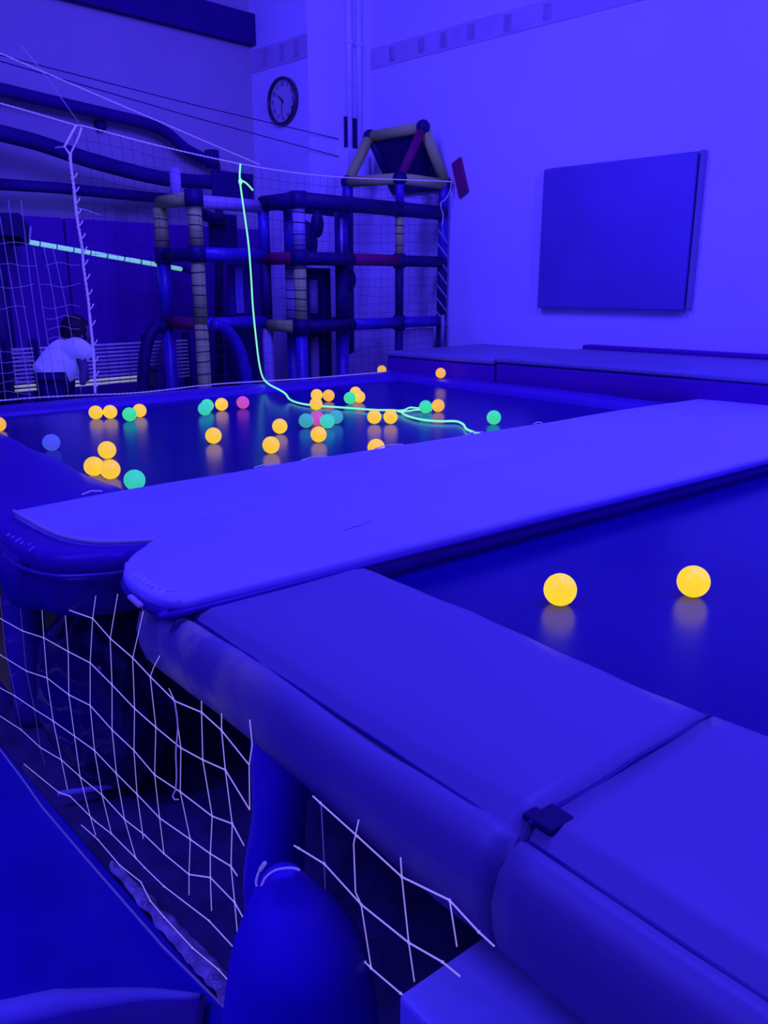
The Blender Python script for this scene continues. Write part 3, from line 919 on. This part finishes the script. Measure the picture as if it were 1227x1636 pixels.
tube('pale_strip', [bw(b560 - 0.14, FW + 0.3, L1 + .08), bw(b560 - 0.14, FW + 0.3, L2 - .15)], 0.04, 'lilac_pipe', cf, 10)
post(b637, FW, ((-0.03, L1, 'navy'), (L1, L2, 'navy'), (L2, L3, 'yellow_foam'), (L3, L4, 'blue_pipe')), 0.034)
post(b705, FW, ((-0.03, L1, 'navy'), (L1, L2, 'navy'), (L2, L3, 'blue_pipe'), (L3, L4 + 0.02, 'blue_pipe')), 0.042)
post(b637, RW, ((-0.03, L3, 'navy'), (L3, L4 + 0.04, 'blue_pipe')), 0.045)
for k in range(7):                                  # pink tape winding up the corner post
    z = L1 + 0.02 + k * 0.11
    tube('tape', [bw(b705, FW, z) + (RIGHT * (-0.044 + 0.088 * i / 6) - FWD * 0.046 * math.cos((i / 6 - .5) * 2.6)) + UP * (0.06 - 0.12 * i / 6) for i in range(7)], 0.008, 'red_foam' if k > 6 else 'lilac_pipe', cf, 5)
tube('pale_tube', [bw(b705 - .05, FW - .06, 0.95), bw(b705 - .05, FW - .06, L1 + .05)], 0.016, 'lilac_pipe', cf, 8)
for zz, ml, mr, r in ((L1, 'navy', 'blue_pipe', .045), (L2, 'red_foam', 'navy', .045), (L3, 'navy', 'navy', .055)):
    bar(bw(b480, FW, zz), bw(b560 if zz != L3 else b637, FW, zz), 'navy', r)
    if zz != L3: bar(bw(b560, FW, zz), bw(b637, FW, zz), ml if zz == L2 else 'blue_pipe', r)
    bar(bw(b637, FW, zz), bw(b705, FW, zz), mr, r)
    bar(bw(b480, FW, zz), bw(b480, W1, zz), {L1: 'yellow_foam', L2: 'red_foam', L3: 'navy'}[zz], r)
    joint(b480, FW, zz); joint(b637, FW, zz, .05)
    bar(bw(b480, W1, zz), bw(b637, RW, zz) if zz != L2 else bw(b637, RW, zz), 'navy', .035)
# decks and fabric panels of the tower
for zz in (L1, L2):
    box('deck_panel', (b480 + .02, FW + .04, zz - .02), (b560 + .1, RW - .02, zz + .02), 'navy', cf, 0.008, 1, 'bw')
box('fabric_panel', (b480 + .16, FW + .30, 0.1), (b560 + .05, FW + .33, L2 - .06), 'navy', cf, 0.005, 1, 'bw')
box('fabric_panel', (b637 + .04, FW + .05, 0.1), (b705 - .04, FW + .07, L1 - .06), 'frieze', cf, 0.005, 1, 'bw')
bm = bmesh.new()
tri = [bw(b560 + .07, FW + .16, 0.5), bw(b637 - .05, FW + .16, 0.62), bw(b637 - .05, FW + .16, 1.02), bw(b560 + .07, FW + .16, 0.9)]
r_ = bmesh.ops.extrude_face_region(bm, geom=[bm.faces.new([bm.verts.new(v) for v in tri])])
for v in r_['geom']:
    if isinstance(v, bmesh.types.BMVert): v.co += EW * 0.03
obj('slope_panel', bm, 'lilac_pipe', cf)
# punch bag shapes hanging in the tower
for (u, v, rz, rx, w) in ((485, 388, 0.17, 0.11, FW + .42), (507, 358, 0.10, 0.05, FW + .34), (555, 447, 0.09, 0.07, FW + .2)):
    c = onw(u, v, w)
    bm = bmesh.new(); bmesh.ops.create_icosphere(bm, subdivisions=3, radius=1, matrix=Matrix.Translation(c) @ Matrix.Diagonal((rx, rx, rz, 1)))
    obj('hanging_pad', bm, 'navy', cf, True)
# set-back bay
zs2 = [z_of(318, 518, W1), z_of(318, 406, W1), z_of(318, 322, W1)]
K1, K2, K3 = zs2
post(b315, W1, ((-0.03, K1, 'yellow_foam'), (K1, K2 - .05, 'yellow_foam'), (K2 + .05, K3 - .02, 'yellow_foam')), 0.048)
post(b315, W2, ((-0.03, K1, 'blue_pipe'), (K1, K2 - .05, 'blue_pipe'), (K2 + .05, K3 - .02, 'yellow_foam')), 0.05)
post(b480, W1, ((-0.03, K1, 'lilac_pipe'), (K1, K2, 'navy'), (K2, K3, 'blue_pipe')), 0.042, False)
bar(bw(b315, W1, K3), bw(b480, W1, K3), 'lilac_pipe', .045)
bar(bw(b315, W1, K2), bw(b480, W1, K2), 'blue_pipe', .05)
bar(bw(b315, W1, K1), bw(b480, W1, K1), 'blue_pipe', .045)
bar(bw(b315, W1 + .07, K3 + .02), bw(b315, W2, K3 + .02), 'yellow_foam', .045)
bar(bw(b315, W1, K2), bw(b315, W2, K2), 'navy', .045)
bar(bw(b315, W1, K1), bw(b315, W2, K1), 'red_foam', .045)
joint(b315, W1, K3 + .02, .065); joint(b315, W1, K2); joint(b315, W2, K2)
for (pts, mtl, w) in (([(340, 519), (355, 523), (370, 537), (382, 558), (390, 585), (395, 615), (396, 660)], 'blue_pipe', W1 - .08), ([(262, 520), (248, 524), (238, 540), (232, 565), (229, 600), (229, 650)], 'navy', W2 - .02)):
    q = [onw(u, v, w) for u, v in pts]
    q.append(Vector((q[-1].x, q[-1].y, -0.03)))
    tube('arch_pipe', catmull(q, 5), 0.045, mtl, cf, 14)
box('fabric_panel', (b315 + .30, W1 + .12, 0.1), (b480 - .02, W1 + .15, K1 - .05), 'navy', cf, 0.005, 1, 'bw')
box('fabric_panel', (b315 + .34, W1 + .12, K1 + .05), (b480 - .02, W1 + .15, K2 - .05), 'beam', cf, 0.005, 1, 'bw')
box('fabric_panel', (b315 + .32, W1 + .30, K2 + .05), (b480 - .02, W1 + .33, K3 - .04), 'navy', cf, 0.005, 1, 'bw')
box('pale_panel', (b315 + .38, W1 + .09, K1 + .06), (b480 - .14, W1 + .11, K2 - .08), 'panel', cf, 0.005, 1, 'bw')
tube('brace', [bw(b315 + .05, W1 + .1, K3 - .05), bw(b315 + .42, W1 + .3, K2 + .25)], 0.04, 'navy', cf, 12)
tube('short_post', [bw(b315 + .08, W2 - .1, K3), bw(b315 + .08, W2 - .1, K3 + .25)], 0.04, 'lilac_pipe', cf, 12)
box('fabric_panel', (b480 - .22, W1 + .3, L3 + .02), (b480 + .15, W1 + .33, L3 + .24), 'navy', cf, 0.005, 1, 'bw')

# gabled roof frame on the tower
rz0 = L4 - 0.01
za = z_of(675, 203, FW)
bm_ = (b637 + b705) / 2
BL1, BR1, A1 = bw(b637, FW, rz0), bw(b705 + .03, FW, rz0), bw(bm_, FW, za)
BL2, BR2, A2 = bw(b637, RW, rz0 + .02), bw(b705 + .03, RW, rz0), bw(bm_, RW, za)
roof = tube('roof_ridge', [A1, A2], 0.042, 'yellow_foam', cf, 12)
for a, b, mtl, r in ((A1, BR1, 'yellow_foam', .042), (A1, BL1, 'red_foam', .034), (A2, BL2, 'yellow_foam', .042), (A2, BR2, 'navy', .034), (BL1, BR1, 'yellow_foam', .042), (BL2, BL1, 'yellow_foam', .042), (BR1, BR2, 'navy', .04)):
    bar(a, b, mtl, r, 'roof_bar')
for q in (A1, A2, BL1, BL2, BR1):
    bm = bmesh.new(); bmesh.ops.create_icosphere(bm, subdivisions=2, radius=0.058, matrix=Matrix.Translation(q))
    obj('roof_joint', bm, 'navy', cf, True)
bm = bmesh.new()
nrm = (BR1 - A1).cross(A2 - A1).normalized()
r_ = bmesh.ops.extrude_face_region(bm, geom=[bm.faces.new([bm.verts.new(v) for v in (A1, A2, BR2, BR1)])])
for v in r_['geom']:
    if isinstance(v, bmesh.types.BMVert): v.co += nrm * 0.02
obj('roof_panel', bm, 'navy', cf)
bd = [onb(u, v, WB - 0.035) for u, v in ((721, 262), (734, 251), (746, 305), (733, 316))]
bm = bmesh.new()
r_ = bmesh.ops.extrude_face_region(bm, geom=[bm.faces.new([bm.verts.new(v) for v in bd])])
for v in r_['geom']:
    if isinstance(v, bmesh.types.BMVert): v.co += EB * 0.03
tag(obj('tilted_board', bm, mat('dark_red_board', (0.25, 0.01, 0.10), 0.6)), 'tilted dark red board on the wall beside the gabled roof frame', 'board')
tube('tied_cord', catmull([onw(u, v, FW - .08) for u, v in ((722, 287), (719, 305), (712, 318), (704, 326), (708, 345), (706, 360))], 4), 0.006, 'cord_dim', cf, 6)
# ball resting place: low padded block by the tower
blk = empty('foam_block', bw(b560 + .1, FW - .25, 0), 'low dark foam block in front of the climbing frame tower', 'foam block')
pp = onz(610, 598, 0.79)
obj('body', box_bm((pp.x - .1, pp.y - .09, -0.03), (pp.x + .1, pp.y + .09, 0.78), 0.02, 2), 'navy', blk, True)
obj('cap', box_bm((pp.x - .095, pp.y - .085, 0.775), (pp.x + .095, pp.y + .085, 0.79), 0.004, 1), 'pad_dark', blk)

# ------------------------------------------------------------------ left background
sl = empty('slide_pipe', bw(3.2, 6.2, 0), 'thick dark pipe along the back wall bending down behind the net', 'pipe')
tube('upper_run', catmull([onw(-40, 133, 6.3), onw(60, 157, 6.3), onw(160, 180, 6.3), onw(235, 198, 6.3), (onw(270, 215, 6.3)), onw(300, 240, 6.3), onw(345, 262, 6.3)], 4), 0.045, 'beam', sl, 14)
tube('riser', [onw(338, 240, 6.3), onw(340, 268, 6.3)], 0.06, 'beam', sl, 12)
tube('lower_run', catmull([onw(-40, 203, 6.1), onw(60, 228, 6.1), onw(150, 258, 6.1), onw(260, 285, 6.1), onw(350, 292, 6.1)], 4), 0.055, 'beam', sl, 14)
tube('stay', [onw(345, 262, 6.3), onw(350, 300, 6.1), onw(350, 700, 6.1)], 0.035, 'navy', sl, 10)
tube('stay', [onw(-35, 135, 6.3), onw(-38, 210, 6.1), onw(-20, 800, 6.1)], 0.035, 'navy', sl, 10)
bx = tag(tube('hook_ball', [onw(154, 200, 6.38), onw(166, 200, 6.38)], 0.04, 'beam', None, 12), 'small dark knob on the back wall above the net rope', 'knob')
wpz = z_of(100, 345, 6.36)
# dark padding on the lower back wall
wpad = empty('wall_padding', bw(3, BW, 0), 'dark blue padding panels covering the lower back wall', 'wall padding')
x = 0.6
while x < 4.6:
    box('panel', (x, 6.36, 0.0), (x + 0.78, BW, 1.95), 'deck', wpad, 0.015, 2, 'bw')
    x += 0.79
rail = tag(tube('rail', [onw(-40, 292, 6.2), onw(90, 300, 6.2), onw(270, 318, 6.2)], 0.04, 'beam', None, 10), 'dark horizontal rail in front of the back wall left of the frame', 'rail')
# dark tall shape with seat at far left
bsh = empty('dark_stand', onw(20, 700, 6.0), 'dark angular stand at far left behind the pale net cords', 'stand')
bsh.location.z = 0; bsh.matrix_world = Matrix.Translation((bsh.location.x, bsh.location.y, 0))
bm = bmesh.new()
pts = [onw(u, v, 6.05) for u, v in ((-30, 340), (30, 340), (48, 362), (48, 388), (40, 392), (34, 378), (-30, 372))]
r_ = bmesh.ops.extrude_face_region(bm, geom=[bm.faces.new([bm.verts.new(v) for v in pts])])
for v in r_['geom']:
    if isinstance(v, bmesh.types.BMVert): v.co += EW * 0.25
obj('arm', bm, 'navy', bsh)
tube('column', [onw(-20, 360, 6.15), Vector((onw(-20, 360, 6.15).x, onw(-20, 360, 6.15).y, -0.03))], 0.09, 'navy', bsh, 14)
# glowing pole
gpole = empty('glowing_pole', onw(170, 412, 5.9), 'pale green glowing pole held level behind the net, left', 'pole')
tube('shaft', [onw(48, 387, 5.95), onw(263, 425, 5.95), onw(290, 430, 5.95)], 0.017, 'green_pole', gpole, 10)
for k in range(8):
    u = 62 + 27 * k; v = 387 + (u - 48) * 38 / 215
    tube('ring', [onw(u, v, 5.95), onw(u + 1.5, v + .3, 5.95)], 0.019, 'cord_dark', gpole, 10)
tube('hook', [onw(47, 387, 5.95), onw(49, 362, 5.95)], 0.006, 'cord_dim', gpole, 6)
tube('end_grip', [onw(290, 430, 5.95), onw(318, 436, 5.95)], 0.022, 'navy', gpole, 10)
# slatted bench
bn = empty('slatted_bench', onw(150, 700, 5.8), 'slatted pale screen low behind the net, its lowest slats brightest', 'slatted screen')
bn.location.z = 0; bn.matrix_world = Matrix.Translation((bn.location.x, bn.location.y, 0))
SW = 5.75
sb0, sb1 = b_of(6, SW), b_of(295, SW)
for k in range(11):
    z = z_of(150, 614 - 6.2 * k, SW)
    for (ba, bb_) in ((sb0, b_of(42, SW)), (b_of(53, SW), b_of(228, SW)), (b_of(232, SW), sb1)):
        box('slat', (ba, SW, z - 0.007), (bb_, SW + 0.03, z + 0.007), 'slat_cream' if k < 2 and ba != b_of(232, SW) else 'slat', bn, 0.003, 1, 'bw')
for u in (4, 47, 230, 297):
    b_ = b_of(u, SW)
    box('upright', (b_ - .025, SW + .03, -0.03), (b_ + .025, SW + .07, z_of(150, 538, SW)), 'navy', bn, 0.004, 1, 'bw')
bl = empty('low_block', onw(250, 700, 5.6), 'dark low block between the blue arch pipe and the slatted screen', 'foam block')
bl.location.z = 0; bl.matrix_world = Matrix.Translation((bl.location.x, bl.location.y, 0))
b0, b1 = b_of(236, 5.62), b_of(262, 5.62)
box('body', (b0, 5.58, -0.03), (b1, 5.74, z_of(250, 590, 5.62)), 'navy', bl, 0.015, 2, 'bw', True)
box('cap', (b0 - .01, 5.57, z_of(250, 590, 5.62)), (b1 + .01, 5.745, z_of(250, 590, 5.62) + .015), 'beam', bl, 0.004, 1, 'bw')

# ------------------------------------------------------------------ child in a white shirt, bending forward
PY = 5.30


def P(u, v, dy=0.0):
    return ony(u, v, PY + dy)


pr_ = empty('person', (P(95, 600).x, PY, 0), 'child in white T-shirt and dark trousers bending over behind the net', 'person')


def skin_obj(name, verts, edges, radii, material, parent, sub=2):
    me = bpy.data.meshes.new(name)
    me.from_pydata([tuple(v) for v in verts], edges, [])
    o = link(name, me, material, parent)
    sk_ = o.modifiers.new('skin', 'SKIN')
    sk_.use_smooth_shade = True
    for i, r in enumerate(radii):
        rr_ = r if isinstance(r, tuple) else (r, r)
        me.skin_vertices[0].data[i].radius = rr_
    me.skin_vertices[0].data[0].use_root = True
    ss = o.modifiers.new('sub', 'SUBSURF'); ss.levels = sub; ss.render_levels = sub
    return o


hip = P(88, 606)
floor_z = 0.0
kn = lambda u, dy: Vector((P(u, 640, dy).x, PY + dy, 0.33))
ft = lambda u, dy: Vector((P(u, 640, dy).x, PY + dy, 0.03))
body_v = [hip, P(97, 588), P(110, 570), P(118, 560), P(122, 550),               # 0-4 spine to neck base
          P(124, 543), P(125, 535),                                             # 5 neck 6 skull base
          hip + Vector((-0.05, -0.07, -0.02)), kn(84, -0.09), ft(80, -0.08), ft(90, -0.09) + Vector((0.05, 0, -0.005)),
          hip + Vector((0.05, 0.07, -0.02)), kn(104, 0.08), ft(98, 0.08), ft(108, 0.08) + Vector((0.05, 0, -0.005)),
          P(124, 560, -0.11), P(134, 588, -0.14), P(132, 610, -0.16), P(133, 616, -0.16),
          P(122, 558, 0.11), P(134, 584, 0.14), P(138, 604, 0.15), P(139, 610, 0.15)]
body_e = [(0, 1), (1, 2), (2, 3), (3, 4), (4, 5), (5, 6), (0, 7), (7, 8), (8, 9), (9, 10), (0, 11), (11, 12), (12, 13), (13, 14),
          (3, 15), (15, 16), (16, 17), (17, 18), (3, 19), (19, 20), (20, 21), (21, 22)]
body_r = [.085, .082, .088, .075, .042, .035, .04, .065, .045, .03, .028, .065, .045, .03, .028, .04, .03, .022, .02, .04, .03, .022, .02]
skin_obj('body', body_v, body_e, body_r, 'skin', pr_)
bm = bmesh.new()
hc = P(124, 532)
bmesh.ops.create_icosphere(bm, subdivisions=3, radius=1)
for v in bm.verts:
    n_ = v.co.copy()
    v.co = hc + Vector((n_.x * 0.080, n_.y * 0.074, n_.z * 0.098))
    if n_.x > 0.75 and abs(n_.y) < 0.25 and -0.3 < n_.z < 0.1: v.co.x += 0.014
head = obj('head', bm, 'skin', pr_, True)
for s in (-1, 1):
    bm = bmesh.new(); bmesh.ops.create_icosphere(bm, subdivisions=2, radius=1, matrix=Matrix.Translation(hc + Vector((-0.005, s * 0.076, -0.01))) @ Matrix.Diagonal((0.016, 0.008, 0.024, 1)))
    obj('ear', bm, 'skin', head, True)
    bm = bmesh.new(); bmesh.ops.create_icosphere(bm, subdivisions=2, radius=0.009, matrix=Matrix.Translation(hc + Vector((0.072, s * 0.028, 0.0))))
    obj('eye', bm, 'hair', head, True)
bm = bmesh.new()
bmesh.ops.create_icosphere(bm, subdivisions=4, radius=1)
for v in bm.verts:
    n_ = v.co.copy()
    d = 1.0 + 0.05 * noise.noise(n_ * 5)
    v.co = hc + Vector((-0.012, 0, 0.012)) + Vector((n_.x * 0.090 * d, n_.y * 0.086 * d, n_.z * 0.105 * d))
bmesh.ops.delete(bm, geom=[v for v in bm.verts if (v.co.x - hc.x) > 0.035 and v.co.z - hc.z < 0.045 or v.co.z - hc.z < -0.075], context='VERTS')
obj('hair', bm, 'hair', pr_, True)
bm = bmesh.new()
tp = catmull([P(70, 604), P(82, 595), P(96, 582), P(109, 568), P(118, 557), P(122, 550)], 5)
tr_r = catmull([Vector((r, 0, 0)) for r in (.098, .112, .122, .120, .098, .052)], 5)
tube_bm(bm, tp, [q.x for q in tr_r], 20)
for sg in (-1, 1):
    tube_bm(bm, catmull([P(114, 563, sg * 0.05), P(123, 558, sg * 0.10), P(132, 561, sg * 0.125), P(140, 568, sg * 0.135)], 4), [.085 - .0028 * k for k in range(13)], 16)
obj('shirt', bm, 'shirt', pr_, True)
tr_v = [hip, hip + Vector((-0.04, -0.07, -0.03)), kn(84, -0.09), kn(83, -0.09) + Vector((0, 0, -.22)), hip + Vector((0.05, 0.07, -0.03)), kn(104, 0.08), kn(101, 0.08) + Vector((0, 0, -.22))]
skin_obj('trousers', tr_v, [(0, 1), (1, 2), (2, 3), (0, 4), (4, 5), (5, 6)], [.095, .078, .06, .05, .078, .06, .05], 'trousers', pr_)

# ------------------------------------------------------------------ balls
BM = {
    'yellow': ball_mat('fluorescent_yellow', (1.0, 0.60, 0.035), 0.92),
    'near': ball_mat('fluorescent_bright_yellow', (1.0, 0.68, 0.02), 0.98),
    'orange': ball_mat('fluorescent_orange', (1.0, 0.50, 0.045), 0.88),
    'green': ball_mat('fluorescent_green', (0.05, 0.80, 0.32), 0.85),
    'aqua': ball_mat('fluorescent_aqua', (0.05, 0.72, 0.48), 0.80),
    'teal': ball_mat('fluorescent_teal', (0.05, 0.42, 0.46), 0.80),
    'blue': ball_mat('fluorescent_blue', (0.07, 0.10, 0.85), 0.75),
    'pink': ball_mat('fluorescent_pink', (0.70, 0.09, 0.48), 0.75),
}
RB = 0.0347
bm = bmesh.new()
bmesh.ops.create_uvsphere(bm, u_segments=28, v_segments=18, radius=RB)
for v in bm.verts:                                   # the moulding seam and the flattened plug of a play ball
    if abs(v.co.z) < 1e-5: v.co *= 1.006
    if v.co.z > RB * 0.985: v.co.z *= 0.985
ball_me = bpy.data.meshes.new('play_ball')
bm.to_mesh(ball_me); bm.free()
for q in ball_me.polygons: q.use_smooth = True
BALL_ME = {}
for k, mm in BM.items():
    c = ball_me.copy(); c.materials.append(mm); BALL_ME[k] = c
BALLS = [
    (895, 942, 'near', 'left of the two yellow balls on the near trampoline bed'),
    (1108, 929, 'near', 'right of the two yellow balls on the near trampoline bed'),
    (-3, 678, 'orange', 'orange ball cut by the left edge of the picture'),
    (82, 707, 'blue', 'blue ball behind the left pad of the far trampoline, the only blue one'),
    (153, 659, 'yellow', 'leftmost yellow ball of the row at the left back of the far bed'),
    (176, 658, 'yellow', 'second yellow ball from the left, touching its neighbour at the left back'),
    (207, 662, 'green', 'green ball leaning in front of a yellow ball, left back of far bed'),
    (223, 656, 'yellow', 'yellow ball partly hidden behind the leftmost green ball'),
    (171, 719, 'yellow', 'rearmost of three clustered yellow balls in the left corner of far bed'),
    (150, 745, 'yellow', 'yellow ball half hidden by the left pad edge, left of the corner cluster'),
    (176, 750, 'yellow', 'frontmost of three clustered yellow balls beside the left pad'),
    (215, 767, 'aqua', 'large aqua ball in the near left corner of the far bed'),
    (331, 648, 'green', 'green ball mostly hidden behind a teal ball at the back, centre left'),
    (327, 653, 'aqua', 'aqua ball in front of a green ball, left of a lone yellow ball'),
    (354, 646, 'yellow', 'yellow ball between the aqua pair and the single pink ball at the back'),
    (388, 643, 'pink', 'single pink ball at the back of the far bed left of the green rope'),
    (341, 696, 'yellow', 'lone yellow ball in the middle of the left half of the far bed'),
    (433, 711, 'yellow', 'yellow ball nearest the divider in the centre, left of a cluster'),
    (447, 681, 'yellow', 'yellow ball just behind and right of the lone front centre yellow ball'),
    (509, 694, 'yellow', 'yellow ball in front of the pink and teal cluster'),
    (489, 672, 'teal', 'blue teal ball at the left of the mixed cluster'),
    (507, 669, 'pink', 'pink ball in the middle of the mixed cluster'),
    (523, 673, 'aqua', 'aqua ball right of the pink ball in the mixed cluster'),
    (537, 666, 'teal', 'teal ball at the right back of the mixed cluster'),
    (505, 645, 'yellow', 'yellow ball touching the green rope, front of the back trio'),
    (506, 631, 'yellow', 'yellow ball at the back left of the trio by the back pad'),
    (525, 632, 'orange', 'orange yellow ball right of the trio by the back pad'),
    (559, 636, 'green', 'green ball in front of two yellow balls by the back pad'),
    (568, 627, 'yellow', 'rear yellow ball of the green and yellow trio by the back pad'),
    (574, 634, 'yellow', 'right yellow ball of the green and yellow trio by the back pad'),
    (598, 666, 'yellow', 'left of two side by side yellow balls just below the green rope'),
    (624, 666, 'yellow', 'right of two side by side yellow balls just below the green rope'),
    (601, 715, 'yellow', 'yellow ball half hidden behind the hem of the divider cover'),
    (680, 650, 'green', 'green ball at the loop end of the green rope'),
    (700, 648, 'orange', 'orange ball touching a green ball at the right of the far bed'),
    (789, 667, 'green', 'green ball alone at the far right of the bed'),
]
for i, (u, v, k, lb) in enumerate(BALLS):
    p_ = onz(u, v, MZ + RB - 0.003)
    o = bpy.data.objects.new('play_ball', BALL_ME[k])
    C.objects.link(o)
    o.location = p_
    o.rotation_euler = (random.random() * 6, random.random() * 6, 0)
    tag(o, lb, 'ball', 'glowing play balls on the near bed' if k == 'near' else 'glowing play balls on the far bed')
for (u, v, z, k, lb) in ((704, 596, 0.846 + RB, 'orange', 'small orange ball on the back right corner pad of the far trampoline'), (610, 591, 0.79 + RB, 'orange', 'small orange ball beyond the net on the dark foam block')):
    o = bpy.data.objects.new('play_ball', BALL_ME[k])
    C.objects.link(o)
    o.location = onz(u, v, z)
    tag(o, lb, 'ball', 'glowing play balls beside the far trampoline')
